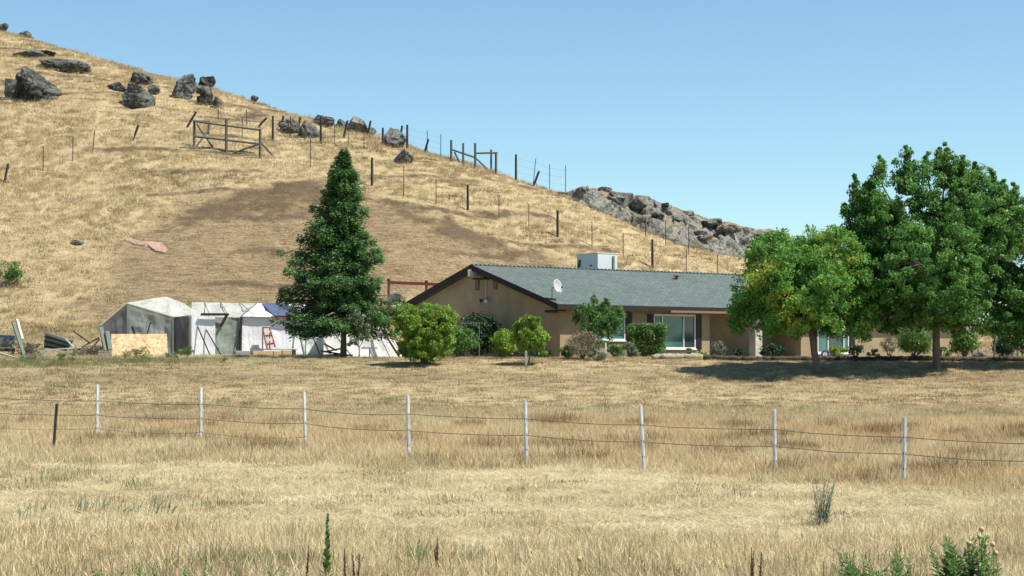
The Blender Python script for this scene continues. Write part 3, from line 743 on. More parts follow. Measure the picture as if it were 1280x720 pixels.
crown_tree('edge_broadleaf_tree', (1300, 455, 79.5), [(1300, 360, 0, 52, 75), (1278, 385, 0, 42, 50), (1330, 330, 0, 50, 70), (1290, 425, 0, 44, 24), (1262, 345, .5, 24, 40)], 'dark broadleaf tree cut off by the right edge behind the tallest tree', M['ash'], 41, .14, 80, .13, 620, .3, gaps=.35, fork=.4)
crown_tree('slender_tree', (1243, 447, 88.), [(1243, 408, 0, 22, 16), (1228, 412, 0, 14, 10)], 'slim young tree with light leaves between the shrubs and the right edge', M['midgreen'], 43, .12, 50, .045, 50, .22, fork=.6)

# lime bush and small trees left of the house
crown_tree('lime_bush', (532, 456), [(530, 412, 0, 37, 34), (512, 402, 0, 20, 20), (550, 402, 0, 22, 20), (530, 436, 0, 34, 16)], 'round lime green bush in front of the gable wall', M['lime'], 51, .09, 80, .07, 560, .18, fork=.25, low=-.9)
crown_tree('staked_tree', (661, 456), [(664, 415, 0, 22, 21), (655, 425, 0, 16, 14), (672, 425, 0, 14, 14)], 'small lime green tree tied to a short pale stake', M['lime'], 53, .10, 75, .035, 170, .18, fork=.5, low=-.8)
crown_tree('young_sapling', (748, 449), [(747, 402, 0, 26, 26), (735, 392, 0, 16, 14), (760, 400, 0, 20, 18), (746, 424, 0, 20, 18), (765, 412, 0, 14, 14)], 'spindly sapling with yellow green leaves before the small window', M['midgreen'], 57, .12, 34, .03, 150, .19,
           spires=[(742, 370, 0, 14), (757, 374, 0, 14), (722, 384, 0, 8), (720, 396, 0, 6), (775, 385, 0, 10)], fork=.3)
crown_tree('grey_leaf_sapling', (449, 449, 86.), [(449, 402, 0, 15, 20), (442, 425, 0, 11, 10), (456, 418, 0, 12, 14)], 'thin grey green sapling in front of the white canvas tent', M['grey_leaf'], 59, .11, 30, .03, 60, .17, fork=.3)
o = MB(); q = hit(661, 457, 60, 90); q.x -= .12; q.y -= .15
o.tube([q-Vector((0, 0, .2)), q+Vector((0, 0, .62))], .05, 8).build('stake', M['galv'], origin=q)
tag(bpy.context.scene.objects['stake'], 'short pale stake beside the small lime green tree', 'stake')
q = hit(757, 450, 60, 92); so = MB().tube([q-Vector((0, 0, .2)), q+Vector((0, 0, .75))], .035, 8).build('stake', M['galv'], origin=q)
tag(so, 'pale stake beside the spindly sapling at the small window', 'stake')

SH_ = [
 ('climbing_shrub', 597, 447, 94.6, 2.2, 2.3, 'darkgreen', 'dark climbing shrub growing up the shaded gable wall', .12, 1.2),
 ('leafy_shrub', 576, 447, 88.5, 1.7, 1.55, 'midgreen', 'mid green shrub between the lime bush and the dark climber', .11, 1.),
 ('leafy_shrub', 631, 447, 86, 1.25, 1.3, 'lime', 'lime green shrub just left of the staked tree', .11, 1.),
 ('low_shrub', 672, 447, 88.5, 1.9, .5, 'darkgreen', 'low dark shrub behind the staked tree at the wall foot', .1, 1.),
 ('low_shrub', 683, 448, 87.0, .55, .4, 'lime', 'tiny bright green plant at the gable wall corner', .1, 1.),
 ('low_shrub', 708, 449, 85.0, .8, .65, 'lime', 'low green shrub at the lit house corner', .09, 1.),
 ('dry_shrub', 728, 450, 83.5, 1.5, 1.3, 'drystem', 'brown dry twiggy shrub left of the spindly sapling', .10, .9),
 ('low_shrub', 745, 450, 82.5, 1.0, .6, 'grey_leaf', 'low grey green shrub at the foot of the sapling', .09, 1.),
 ('low_shrub', 768, 449, 88.0, .8, .75, 'midgreen', 'small dark green shrub below the small window', .09, .9),
 ('low_shrub', 788, 448, 90.0, 1.1, .75, 'grey_leaf', 'pale mixed shrub left of the square hedge', .09, .9),
 ('low_shrub', 858, 447, 95.0, .95, .5, 'grey_leaf', 'grey green mound shrub under the large window', .07, 1.2),
 ('low_shrub', 877, 449, 94.0, .6, .36, 'lime', 'yellow green tuft shrub right of the large window', .07, 1.2),
 ('low_shrub', 898, 449, 94.5, .9, .8, 'grey_leaf', 'silvery flowering shrub in front of the white door', .08, 1.),
 ('low_shrub', 924, 449, 96.0, .8, .5, 'darkgreen', 'dark low shrub left of the porch column', .09, 1.),
 ('low_shrub', 968, 449, 97, 1.6, .7, 'darkgreen', 'dark low shrub in the porch shade behind the round tree', .1, 1.),
 ('low_shrub', 1047, 451, 96, 1.1, .65, 'lime', 'yellow green shrub below the right window', .08, 1.2),
 ('low_shrub', 1071, 451, 96, 1.0, .75, 'darkgreen', 'dark spiky shrub right of the right window', .1, .7),
 ('low_shrub', 1092, 453, 96, .8, .45, 'darkgreen', 'low dark tuft before the sunlit right wall', .1, .8),
 ('dry_shrub', 1111, 452, 97, .8, 1.2, 'drystem', 'tan dry flower stalks beside the large round shrub', .1, .7),
 ('round_shrub', 1142, 455, 92.5, 1.85, 1.6, 'midgreen', 'large rounded dark green shrub left of the tallest trunk', .08, 1.8),
 ('leafy_shrub', 1255, 452, 95., 1.3, 1.0, 'darkgreen', 'dark leafy shrub near the right edge behind the slim tree', .1, 1.2),
 ('low_shrub', 1178, 453, 97., 1.2, .6, 'midgreen', 'low green shrub just right of the tallest trunk', .09, 1.),
 ('leafy_shrub', 1206, 455, 95., 1.4, 1.55, 'midgreen', 'upright shrub with bright tips right of the tallest trunk', .1, 1.3),
]
for i, (nm, u, vb, Y, w, h, mt, lab, ls, dn) in enumerate(SH_):
    shrub(nm, u, vb, Y, w, h, M[mt], lab, 'shrub', ls, dn, seed=100+i, group='garden shrubs along the house', per=70 if mt not in ('drystem',) else 110, aspect=.5 if mt != 'drystem' else .18)
shrub('square_hedge', 808, 447, 92.2, 1.75, 1.68, M['midgreen'], 'clipped square hedge left of the large window', 'hedge', .08, 3.2, seed=300, box=True, per=110)
# bush on hill
q = hhit(8, 357); rt = empty('hill_bush', q); tag(rt, 'dark green bush on the lower hillside at the left edge', 'bush')
rr_ = random.Random(4)
leaves('foliage', [(q.x+rr_.gauss(0, .55), q.y+rr_.gauss(0, .4), q.z+.7+rr_.gauss(0, .3), .35) for _ in range(26)], 80, .12, 77, M['midgreen'], rt)
# ------------------------------------------------------------------ house
HR = empty('ranch_house', (HC[0], HC[1], CZ), R(38)); tag(HR, 'long single storey tan ranch house with a grey shingle roof', 'house')
def FL(u):
    k = (u-640)/F; return (HC[1]*k-HC[0])/(c38-s38*k)
def FZ(u, v): 
    L = FL(u); return (448-v)/F*(HC[1]+s38*L)
D = 12.8; LN = 29.6; OV = .52; XOV = -.55
def roofz(y):   # top of roof
    return 4.74-.309*abs(y-D/2)
def panel(mb, x0, x1, y, th, z0, z1, holes=()):
    """wall along x at plane y (front face), thickness th back, rectangular holes (a,b,c,d)"""
    cur = x0
    for (a, b, c, d) in sorted(holes):
        if a > cur: mb.bb(cur, a, y, y+th, z0, z1)
        mb.bb(a, b, y, y+th, z0, c); mb.bb(a, b, y, y+th, d, z1); cur = b
    if cur < x1: mb.bb(cur, x1, y, y+th, z0, z1)
w = MB(); wt = roofz(0)-.14
Wn = dict(small=(FL(744), FL(780.5), FZ(781, 425), FZ(768, 391)), big=(FL(817.5), FL(868.5), FZ(868, 435.5), FZ(830, 393.5)),
          right=(FL(1022), FL(1060), FZ(1040, 441), FZ(1040, 402)))
x_a, x_b = FL(887), FL(1001)
RD = 2.2
panel(w, 0, x_a, 0, .2, -.3, wt, [Wn['small'], Wn['big']])
panel(w, x_b, LN, 0, .2, -.3, wt, [Wn['right']])
dw = (x_a+.45, x_a+1.42)
panel(w, x_a-.2, x_b+.2, RD, .2, -.3, wt+.5, [(dw[0], dw[1], 0.05, 2.1)])
w.bb(x_a-.2, x_a, .2, RD, -.3, wt); w.bb(x_b, x_b+.2, .2, RD, -.3, wt)
w.prism([(0, .2, -.3), (0, D, -.3), (0, D, roofz(D)-.16), (0, D/2, roofz(D/2)-.16), (0, .2, roofz(.2)-.16)], (.2, 0, 0))
w.prism([(LN-.2, .2, -.3), (LN-.2, D, -.3), (LN-.2, D, roofz(D)-.16), (LN-.2, D/2, roofz(D/2)-.16), (LN-.2, .2, roofz(.2)-.16)], (.2, 0, 0))
w.bb(.2, LN-.2, D-.2, D, -.3, wt)
w.build('wall', M['stucco'], HR, local=True)
# soffit / porch ceiling
MB().bb(x_a, x_b, .02, RD, wt-.06, wt-.02).build('porch_ceiling', M['fasciatan'], HR, local=True)
# roof slabs (local rotated so the shingle texture runs along)
def slab(y0, y1):
    e = .11; x0, x1 = XOV, LN+.55
    mb = MB(); mb.prism([(x0, y0, roofz(y0)), (x0, y1, roofz(y1)), (x0, y1, roofz(y1)-e), (x0, y0, roofz(y0)-e)], (x1-x0, 0, 0))
    return mb
rf = slab(-OV, D/2); m2 = slab(D/2, D+OV); rf.add(m2.v, m2.f)
roof = rf.build('roof', M['roof'], HR, local=True)
# ridge cap: overlapping cap shingles
rc = MB(); xx = XOV
while xx < LN+.4:
    z = 4.76
    rc.prism([(xx, D/2-.17, z-.055), (xx, D/2, z+.0), (xx, D/2+.17, z-.055), (xx, D/2+.17, z-.075), (xx, D/2-.17, z-.075)], (.17, 0, .0))
    rc.prism([(xx+.02, D/2-.15, z-.02), (xx+.02, D/2, z+.04), (xx+.02, D/2+.15, z-.02), (xx+.02, D/2+.15, z-.06), (xx+.02, D/2-.15, z-.06)], (.14, 0, 0))
    xx += .27
rc.build('ridge_cap', M['roof'], roof, local=True)
# fascia, rake boards
fb = MB(); fb.bb(XOV, LN+.55, -OV-.035, -OV-.003, roofz(-OV)-.27, roofz(-OV)-.02); fb.build('fascia', M['trim'], HR, local=True)
fb = MB(); fb.bb(XOV, LN+.55, D+OV+.003, D+OV+.035, roofz(D+OV)-.27, roofz(D+OV)-.02); fb.build('fascia', M['trim'], HR, local=True)
gt = MB(); gt.bb(FL(828), FL(918), -OV-.13, -OV-.037, roofz(-OV)-.31, roofz(-OV)-.2); gt.build('gutter', M['fasciatan'], HR, local=True)
for x0 in (XOV-.045, LN+.553):
    rb = MB()
    for (ya, yb) in ((-OV-.035, D/2), (D/2, D+OV+.035)):
        rb.prism([(x0, ya, roofz(ya)+.015), (x0, yb, roofz(yb)+.015), (x0, yb, roofz(yb)-.27), (x0, ya, roofz(ya)-.27)], (.042, 0, 0))
    rb.build('rake_board', M['trim'], HR, local=True)
# soffit underside
sf = MB(); sf.bb(.0, LN, -OV+.0, -.01, roofz(-OV)-.26, roofz(-OV)-.22); sf.build('soffit', M['trim'], HR, local=True)
# eave return box at front gable corner
MB().bb(XOV, -.02, -OV, .5, roofz(-OV)-.40, roofz(-OV)-.275).build('eave_box', M['trim'], HR, local=True)
# ridge beam end
bm_ = MB(); bm_.bb(XOV-.15, -.0, D/2-.09, D/2+.09, 4.15, 4.50); bm_.build('ridge_beam', M['white'], HR, local=True)
bm_ = MB(); bm_.bb(XOV, -.003, D/2-1.1, D/2-.12, 3.98, 4.08); bm_.build('lookout_beam', M['trim'], HR, local=True)
# gable vents
for yy in (D/2+.2, D/2-1.3):
    f_ = MB(); f_.bb(-.03, -.003, yy-.17, yy+.17, 3.45, 4.05)
    v_ = f_.build('gable_vent', M['fasciatan'], HR, local=True)
    s_ = MB()
    for k in range(9): s_.box((-.05, yy, 3.5+k*.062), (.012, .28, .05), M=Matrix.Rotation(.5, 3, 'Y'))
    s_.build('louver', M['greywood'], v_, local=True)
# conduit + flood light
MB().tube([(-.03, D/2-.55, 4.1), (-.03, D/2-.55, 3.05)], .015, 6).build('conduit', M['white'], HR, local=True)
fl = MB(); fl.box((-.06, D/2-.55, 2.98), (.1, .16, .12)); FLO = fl.build('flood_light', M['greywood'], HR, local=True)
for s_ in (-1, 1):
    c = Vector((-.1, D/2-.55+s_*.12, 2.97)); d = Vector((-.14, s_*.12, -.08))
    MB().tube([c, c+d*.5, c+d], [.04, .07, .10], 10).build('lamp_head', M['white'] if s_ < 0 else M['black'], FLO, local=True)
# wall boxes
for yy in (2.75, 1.75): MB().bb(-.12, -.003, yy-.12, yy+.12, .95, 1.75).build('meter_box', M['greywood'], HR, local=True)
# windows
def window(key, splits, glasses, sill=True):
    a, b, c, d = Wn[key] if isinstance(key, str) else key
    fr = MB(); t = .055
    fr.bb(a-.03, b+.03, -.03, .08, c-.02, c+t); fr.bb(a-.03, b+.03, -.03, .08, d-t, d+.03)
    xs_ = [a]+[a+(b-a)*s for s in splits]+[b]
    for i, x in enumerate(xs_):
        ww = t if 0 < i < len(xs_)-1 else t
        o = -.03 if i == 0 else (-ww+.03 if i == len(xs_)-1 else -ww/2)
        fr.bb(x+o, x+o+ww, -.027, .077, c+t, d-t)
    W = fr.build('window', M['white'], HR, local=True)
    for i in range(len(xs_)-1):
        MB().bb(xs_[i]+.02, xs_[i+1]-.02, .03, .045, c+t, d-t).build('pane', glasses[i], W, local=True)
    if sill: MB().bb(a-.08, b+.08, -.07, -.032, c-.08, c-.015).build('sill', M['white'], W, local=True)
window('small', [.5], [M['glass_teal'], M['glass_teal']])
window('big', [.20, .72], [M['glass_dark'], M['glass_teal'], M['glass_dark']])
window('right', [.33, .85], [M['glass_teal'], M['glass_dark'], M['glass_teal']])
def shutter(a, b, c, d):
    mb = MB(); mb.bb(a, b, -.045, -.003, c, d); o = mb.build('shutter', M['shutter'], HR, local=True)
    s = MB(); z = c+.06
    while z < d-.06: s.box(((a+b)/2, -.05, z), (b-a-.1, .01, .045), M=Matrix.Rotation(.5, 3, 'X')); z += .06
    s.build('louver', M['shutter'], o, local=True)
for key, (l, r_) in (('small', (736, 789.5)), ('big', (809, 876.5)), ('right', (1014, 1068))):
    a, b, c, d = Wn[key]; shutter(FL(l), a-.05, c-.05, d+.03); shutter(b+.05, FL(r_), c-.05, d+.03)
# door
dr = MB(); dr.bb(dw[0], dw[1], RD+.04, RD+.09, .05, 2.1); DO = dr.build('door', M['white'], HR, local=True)
MB().tube([(dw[1]-.1, RD+.01, 1.0), (dw[1]-.1, RD+.038, 1.0)], .035, 8).build('handle', M['black'], DO, local=True)
pn_ = MB()
for zz in (.25, .9, 1.5):
    for xx in (dw[0]+.12, dw[0]+.54): pn_.bb(xx, xx+.3, RD+.028, RD+.039, zz, zz+.45)
pn_.build('door_panel', M['white'], DO, local=True)
# porch columns
for uu in (946,):
    L = FL(uu); MB().bb(L-.26, L+.26, -.15, .35, -.3, wt-.07).build('porch_column', M['stone'], HR, local=True, bevel=.02)
MB().bb(x_a, x_b, -.3, RD, -.2, .03).build('porch_slab', M['concrete'], HR, local=True)
# recess wall post trim near corner u~887
MB().bb(x_a-.75, x_a-.72, -.02, -.003, -.1, wt-.1).build('downspout', M['trim'], HR, local=True)
# roof vent
L = FL(872)
q = Vector((12.2, 4.9, roofz(4.9)))
rv = MB(); rv.tube([q-Vector((0, 0, .2)), q+Vector((0, 0, .16))], .1, 10); RV = rv.build('roof_vent', M['fasciatan'], HR, local=True)
MB().tube([q+Vector((0, 0, .16)), q+Vector((0, 0, .2)), q+Vector((0, 0, .26))], [.17, .19, .05], 10).build('vent_cap', M['red'], RV, local=True)
# patio cover at the back left
pc = MB(); pc.prism([(-.5, D+.65, 2.62), (-.5, D+3.3, 2.40), (-.5, D+3.3, 2.26), (-.5, D+.65, 2.48)], (5.5, 0, 0))
pc.build('patio_roof', M['fasciatan'], HR, local=True)
MB().bb(-.52, 5.0, D+3.05, D+3.2, 2.0, 2.25).build('patio_beam', M['trim'], HR, local=True)
MB().bb(-.45, -.32, D+.7, D+3.0, 1.95, 2.2).build('patio_beam', M['trim'], HR, local=True)
for xx in (-.38, 4.7):
    MB().bb(xx-.09, xx+.09, D+3.0, D+3.17, -.3, 2.0).build('patio_post', M['trim'], HR, local=True)
# cooler on roof
def cooler():
    Y = 102.6; A = at(747, 334, Y)
    c = Vector((A.x, A.y, 0))
    L0 = (A-Vector(HR.location)); lx = L0.x*c38+L0.y*s38; ly = -L0.x*s38+L0.y*c38
    # near vertical edge of the box at (747); extends back-left 2.0 m (gable direction) and right 1.5 m
    base = CZ+4.15; top = at(747, 316.5, Y).z
    root = empty('roof_cooler', (A.x, A.y, base), R(38)); tag(root, 'boxy white metal cooler unit standing on the roof ridge', 'cooler')
    hh = top-base
    MB().bb(0, 1.42, 0, 1.75, 0, hh).build('cabinet', M['cooler'], root, local=True, bevel=.02)
    MB().bb(-.02, 1.44, -.02, 1.77, hh, hh+.035).build('lid', M['white'], root, local=True)
    MB().bb(1.05, 1.17, -.06, -.003, .15, hh-.12).build('switch_box', M['greywood'], root, local=True)
    MB().bb(-.012, -.003, .45, .65, hh*.55, hh*.55+.07).build('louver', M['black'], root, local=True)
    MB().tube([(-.06, 1.5, 0), (-.06, 1.5, hh*.6), (-.02, 1.45, hh*.8)], .06, 8).build('pipe', M['black'], root, local=True)
cooler()
# dishes
def dish(name, c, aim, r, mat, foot, label, mast=M['greywood']):
    c = Vector(c); root = empty(name, foot); tag(root, label, 'satellite dish')
    mat3 = Vector(aim).normalized().to_track_quat('Z', 'Y').to_matrix()
    vs = []; fs = []; n = 28; rings = 7
    for side in (0, 1):
        for i in range(rings+1):
            rr = r*i/rings
            for k in range(n):
                t = 2*math.pi*k/n; vs.append(mat3@Vector((rr*math.cos(t), rr*math.sin(t), .22*r*(rr/r)**2-.018*side))+c)
    for side in (0, 1):
        b = side*(rings+1)*n
        for i in range(rings):
            for k in range(n): fs.append((b+i*n+k, b+i*n+(k+1) % n, b+(i+1)*n+(k+1) % n, b+(i+1)*n+k))
    b = (rings+1)*n
    for k in range(n): fs.append((rings*n+k, rings*n+(k+1) % n, b+rings*n+(k+1) % n, b+rings*n+k))
    mb = MB(); mb.add(vs, fs); mb.build('reflector', mat, root, smooth=True)
    MB().tube([foot, Vector((foot[0], foot[1], c.z-.2*r)), c-mat3@Vector((0, 0, .03))], .03, 8).build('mast', mast, root)
    tip = c+mat3@Vector((0, -.35*r, .95*r)); MB().tube([c+mat3@Vector((0, -.9*r, .15*r)), tip], .012, 6).build('arm', mast, root)
    MB().box(tip, (.08, .08, .12), M=mat3).build('receiver', mast, root)
p = at(493, 374, 103.5)
dish('satellite_dish', p, (-.15, -.55, .75), .42, M['dishdark'], Vector((p.x+.12, p.y, CZ+2.5)), 'dark round satellite dish on the patio roof left of the gable')
p = at(696, 358, 92.0); pf = at(690, 377, 92.2)
dish('satellite_dish', p, (.80, -.62, .25), .34, M['dish'], pf, 'pale satellite dish mounted at the front corner of the roof')
# red pipe frame behind the house
def red_frame():
    Y = 106; a = at(486, 353, Y); b = at(533, 355, Y); c_ = at(560, 356, Y); g = gz(a.x, Y)
    root = empty('red_frame', (a.x, Y, g)); tag(root, 'red metal post and rail frame behind the patio roof', 'frame')
    for p in (a, b, c_):
        MB().tube([(p.x, Y, gz(p.x, Y)-.2), (p.x, Y, p.z+.08)], .075, 8).build('post', M['red'], root)
        MB().tube([(p.x, Y, p.z+.08), (p.x, Y, p.z+.2)], .09, 8).build('post_cap', M['black'], root)
    m = MB(); m.bar(a, b, .15, .17); m.bar(b, c_, .15, .17); m.build('rail', M['red'], root)
red_frame()
# trellis frame
q = at(577, 447, 90); t = at(599, 403, 90); g = gz(q.x, 90)
MB().tube([(q.x, 90, t.z-.06), (t.x, 90, t.z), (t.x, 90, g-.1)], .022, 6).tube([(q.x, 90, t.z-.06), (q.x, 90, g-.1)], .022, 6).build('pipe_frame', M['greywood'], origin=(t.x, 90, g))
tag(bpy.data.objects['pipe_frame'], 'thin pale pipe frame standing among the shrubs at the gable', 'frame')

# ------------------------------------------------------------------ kerb log, border, sign
def knobbly(name, a, b, r, mat, label, cat, seed=0, n=22):
    rs = random.Random(seed); a = Vector(a); b = Vector(b); pp = []; rr = []
    for i in range(n):
        t = i/(n-1); q = a.lerp(b, t); q.z = gz(q.x, q.y)+r*.75+rs.gauss(0, .015); q.y += rs.gauss(0, .04); pp.append(q); rr.append(r*rs.uniform(.8, 1.15))
    o = MB().tube(pp, rr, 9).build(name, mat, origin=a, smooth=True); return tag(o, label, cat)
knobbly('fallen_log', at(815, 449, 84), at(877, 449, 86), .13, M['logwood'], 'pale log lying on the bank crest below the large window', 'log', 3)
knobbly('border_log', at(879, 451, 82.5), at(1062, 451, 82.5), .12, M['woodpost'], 'dark edging log along the crest left of the right window', 'log', 4, 60)
knobbly('border_log', at(1064, 452, 82.5), at(1330, 452, 81.5), .12, M['woodpost'], 'dark edging log along the crest under the tallest tree', 'log', 5, 80)
# round yard sign
q = at(1031, 443, 90); g = gz(q.x, 90); rt = empty('yard_sign', (q.x, 90, g)); tag(rt, 'small round blue and white yard sign beside the round tree trunk', 'sign')
z = q.z
MB().tube([(q.x, 90, g-.1), (q.x, 90, z)], .015, 6).build('post', M['galv'], rt)
MB().tube([(q.x, 89.98, z), (q.x, 89.95, z)], .2, 20).build('plate', simple('sign_blue', (.05, .08, .35), .5, .1), rt)
MB().tube([(q.x, 89.945, z), (q.x, 89.94, z)], .11, 16).build('emblem', M['white'], rt)
# rock near right shrub
# ------------------------------------------------------------------ rocks
def rock_mesh(seed, sx, sy, sz, sub=4, cuts=9, rough=.12):
    rs = np.random.RandomState(seed); bm = bmesh.new(); bmesh.ops.create_icosphere(bm, subdivisions=sub, radius=1)
    P = np.array([v.co[:] for v in bm.verts]); Fc = np.array([[v.index for v in f.verts] for f in bm.faces]); bm.free()
    o = rs.rand()*50; nn = P/np.linalg.norm(P, axis=1)[:, None]
    P = P+nn*(rough*1.6*fbm(P[:, 0]*1.5+o, P[:, 1]*1.5+P[:, 2]*1.9+o, 3))[:, None]
    for i in range(cuts+6):
        n = rs.randn(3); n[2] *= .7; n /= np.linalg.norm(n); d = rs.uniform(.42, .86); k = P@n-d; k = np.maximum(k, 0); P = P-k[:, None]*n*.97
    cr = np.exp(-np.abs(vnoise(P[:, 0]*2.6+P[:, 1]*1.2+o, P[:, 2]*2.2-P[:, 1]*.8+o))*16)+.7*np.exp(-np.abs(vnoise(P[:, 0]*1.3+o+9, P[:, 2]*4.5+P[:, 0]+o))*14)
    P = P+nn*(rough*(.35*fbm(P[:, 2]*5+o, P[:, 0]*5-P[:, 1]*4, 3)-.75*cr))[:, None]
    e = np.abs(P).max(0); P = P/e
    return P*np.array([sx, sy, sz]), Fc
def rock(name, u, v, wp, hp, mat, label, seed, parent=None, sub=4, dy=0., cuts=9, sink=.28, rough=.14, tilt=0):
    """centre pixel u,v, size in px; sits on the hill slope"""
    b = hhit(u, v+hp*.42); s = b.y/F
    P, Fc = rock_mesh(seed, wp*s/2, wp*s/2*.8, hp*s/2*1.25, sub, cuts, rough)
    if tilt: P = P@np.array([[math.cos(tilt), 0, -math.sin(tilt)], [0, 1, 0], [math.sin(tilt), 0, math.cos(tilt)]]).T
    c = at(u, v+hp*.13, b.y+wp*s*.16+dy)
    if label is None:
        return mesh_np(name, P+np.array(c), Fc, mat, parent=parent, smooth=False)
    o = mesh_np(name, P+np.array(c), Fc, mat, origin=(c.x, c.y, min(b.z, c.z)), smooth=False)
    tag(o, label, 'rock', 'boulders on the hillside'); return o
RK = [(6, 33, 13, 12, 'rock_dark', 'small dark rock on the skyline at the left edge'), (31, 42, 22, 11, 'rock_grey', 'low grey rock on the skyline near the left edge'),
 (40, 67, 52, 11, 'rock_grey', 'flat grey ledge below the skyline rocks'), (56, 66, 30, 13, 'rock_dark', 'small dark ledge between the flat grey and long dark ledges'),
 (80, 82, 66, 18, 'rock_dark', 'long dark sloping rock ledge above the big left boulder'), (40, 101, 74, 58, 'rock_dark', 'big dark craggy boulder near the left edge'),
 (15, 112, 24, 30, 'rock_grey', 'grey rock leaning on the left side of the craggy boulder'),
 (174, 98, 36, 18, 'rock_dark', 'flat dark cap boulder on top of a pile'), (172, 119, 46, 34, 'rock_grey', 'large grey block under the flat cap boulder'), (146, 108, 26, 12, 'rock_dark', 'low dark rock left of the capped pile'), (193, 110, 16, 20, 'rock_grey', 'small rock at the right side of the capped pile'),
 (229, 109, 35, 34, 'rock_grey', 'smooth grey rounded boulder beside the stacked rocks'), (258, 101, 24, 16, 'rock_dark', 'top rock of the brown stack'), (257, 112, 26, 14, 'rock_dark', 'middle rock of the brown stack'), (257, 124, 24, 18, 'rock_dark', 'bottom rock of the brown stack'), (271, 125, 14, 22, 'rock_dark', 'side rock right of the brown stack'),
 (318, 123, 11, 8, 'rock_dark', 'tiny dark rock on the skyline right of the stack'),
 (364, 158, 34, 20, 'rock_grey', 'grey boulder left of the first skyline group behind fence posts'), (386, 162, 34, 27, 'rock_grey', 'pitted grey boulder nearest the sapling top in the skyline group'), (406, 150, 30, 20, 'rock_grey', 'rounded grey boulder on the skyline above the conifer'), (426, 155, 22, 13, 'rock_grey', 'small grey rock between two skyline boulders'),
 (445, 156, 34, 22, 'rock_pale', 'pale pointed boulder on the skyline right of the conifer tip'), (462, 165, 18, 12, 'rock_grey', 'small grey rock right of the pale pointed boulder'), (492, 172, 34, 27, 'rock_grey', 'rough grey boulder beside a tall wooden post on the skyline'), (503, 197, 28, 20, 'rock_pale', 'pale boulder lying lower on the slope below the skyline'),
 (456, 197, 9, 5, 'rock_dark', 'tiny brown stone in the grass right of the conifer top')]
for i, (u, v, w_, h_, m_, lab) in enumerate(RK): rock('boulder', u, v, w_, h_, M[m_], lab, 400+i, sub=5 if w_ > 20 else 3, tilt=random.uniform(-.15, .15), rough=.2)
b = hhit(95, 304); 
rock('boulder', 95, 303, 22, 7, M['rock_pale'], 'low pale rock in a dark scraped patch on the left slope', 480, sub=3)
q = at(1226, 450, 90); P, Fc = rock_mesh(77, .42, .4, .3, 4)
tag(mesh_np('boulder', P+np.array((q.x, 90, gz(q.x, 90)+.15)), Fc, M['rock_pale'], origin=(q.x, 90, gz(q.x, 90))), 'pale round boulder right of the upright shrub', 'rock')
# outcrop
oc = hhit(830, 290); OC = empty('rock_outcrop', oc); tag(OC, 'long pale and dark rock outcrop along the skyline above the house', 'rock outcrop')
rs = random.Random(11)
tops = lambda u: np.interp(u, [700, 735, 790, 830, 880, 930, 965, 1000], [237, 238, 241, 256, 272, 286, 292, 300])
bots = lambda u: np.interp(u, [700, 760, 800, 840, 900, 960, 1000], [243, 266, 284, 300, 316, 324, 326])
nu_, nv_ = 420, 74
us = np.linspace(694, 1010, nu_); cu = us[::6]
yB = np.interp(us, cu, [hhit(u, bots(u)+3).y for u in cu]); xB = (us-640)/F*yB
yR = np.maximum(np.interp(xB, SX, SY)-1., yB+5); xR = (us-640)/F*yR
lift = np.array([at(u, tops(u)+np.interp(u, [700, 760, 860, 960], [14, 11, 8, 6]), y).z for u, y in zip(us, yR)])-height(xR, yR)
lift = np.clip(np.convolve(np.pad(lift, 12, 'edge'), np.ones(25)/25, 'valid'), -.5, 3.)
sv = np.linspace(0, 1.35, nv_); G = np.zeros((nv_, nu_, 3)); edge_ = np.interp(us, [694, 728, 985, 1010], [0, 1, 1, 0])
for j, q in enumerate(sv):
    qq = min(q, 1); y = yB+(yR-yB)*qq+max(0, q-1)*14; x = (us-640)/F*y
    G[j] = np.stack([x, y, height(x, y)+lift*qq*edge_+(.5*min(1, q*5)*edge_-.35*(1-edge_))-(.4 if q == 0 else 0)-max(0, q-1)*9], 1)
xx_ = G[..., 0]; ss = np.minimum(sv, 1)[:, None]+0*xx_; hh_ = G[..., 2]
env = np.clip(np.sin(np.clip(ss, 0, 1)*math.pi*.93+.1), 0, 1)**.5*np.interp(us, [694, 735, 980, 1010], [.15, 1, 1, 0])[None]
a1 = fbm(xx_/2.4, hh_/1.3+3, 3); a2 = vnoise(xx_/1.1+5, hh_/.7); stp = np.floor((hh_+.35*xx_+a1*1.2)/.75); fr = (hh_+.35*xx_+a1*1.2)/.75-stp
cell = _perm[(np.floor(xx_/1.3+a1*.8+stp*.37).astype(int)) % 256, stp.astype(int) % 256]
dsp = env*(.75*a1+.35*a2+.75*(cell-.3)-.45*np.exp(-fr*7)+.22*fbm(xx_*2.2, hh_*2.6, 3))
cave = np.exp(-(((us-800)/24)**2))[None]*np.exp(-((ss-.45)/.28)**2)+np.exp(-(((us-932)/20)**2))[None]*np.exp(-((ss-.3)/.2)**2)
dsp = dsp-1.1*cave*env+.35*env
dsp = np.where(sv[:, None] > 1, np.maximum(dsp*.4, -.1), dsp)
G[..., 1] -= dsp*.6; G[..., 2] += np.clip(dsp, -.45, 1.2)*.55
ia, ja = np.meshgrid(np.arange(nu_-1), np.arange(nv_-1)); a_ = (ja*nu_+ia).reshape(-1)
mesh_np('ledge', G.reshape(-1, 3), np.stack([a_, a_+1, a_+nu_+1, a_+nu_], 1), M['rock_pale'], parent=OC)
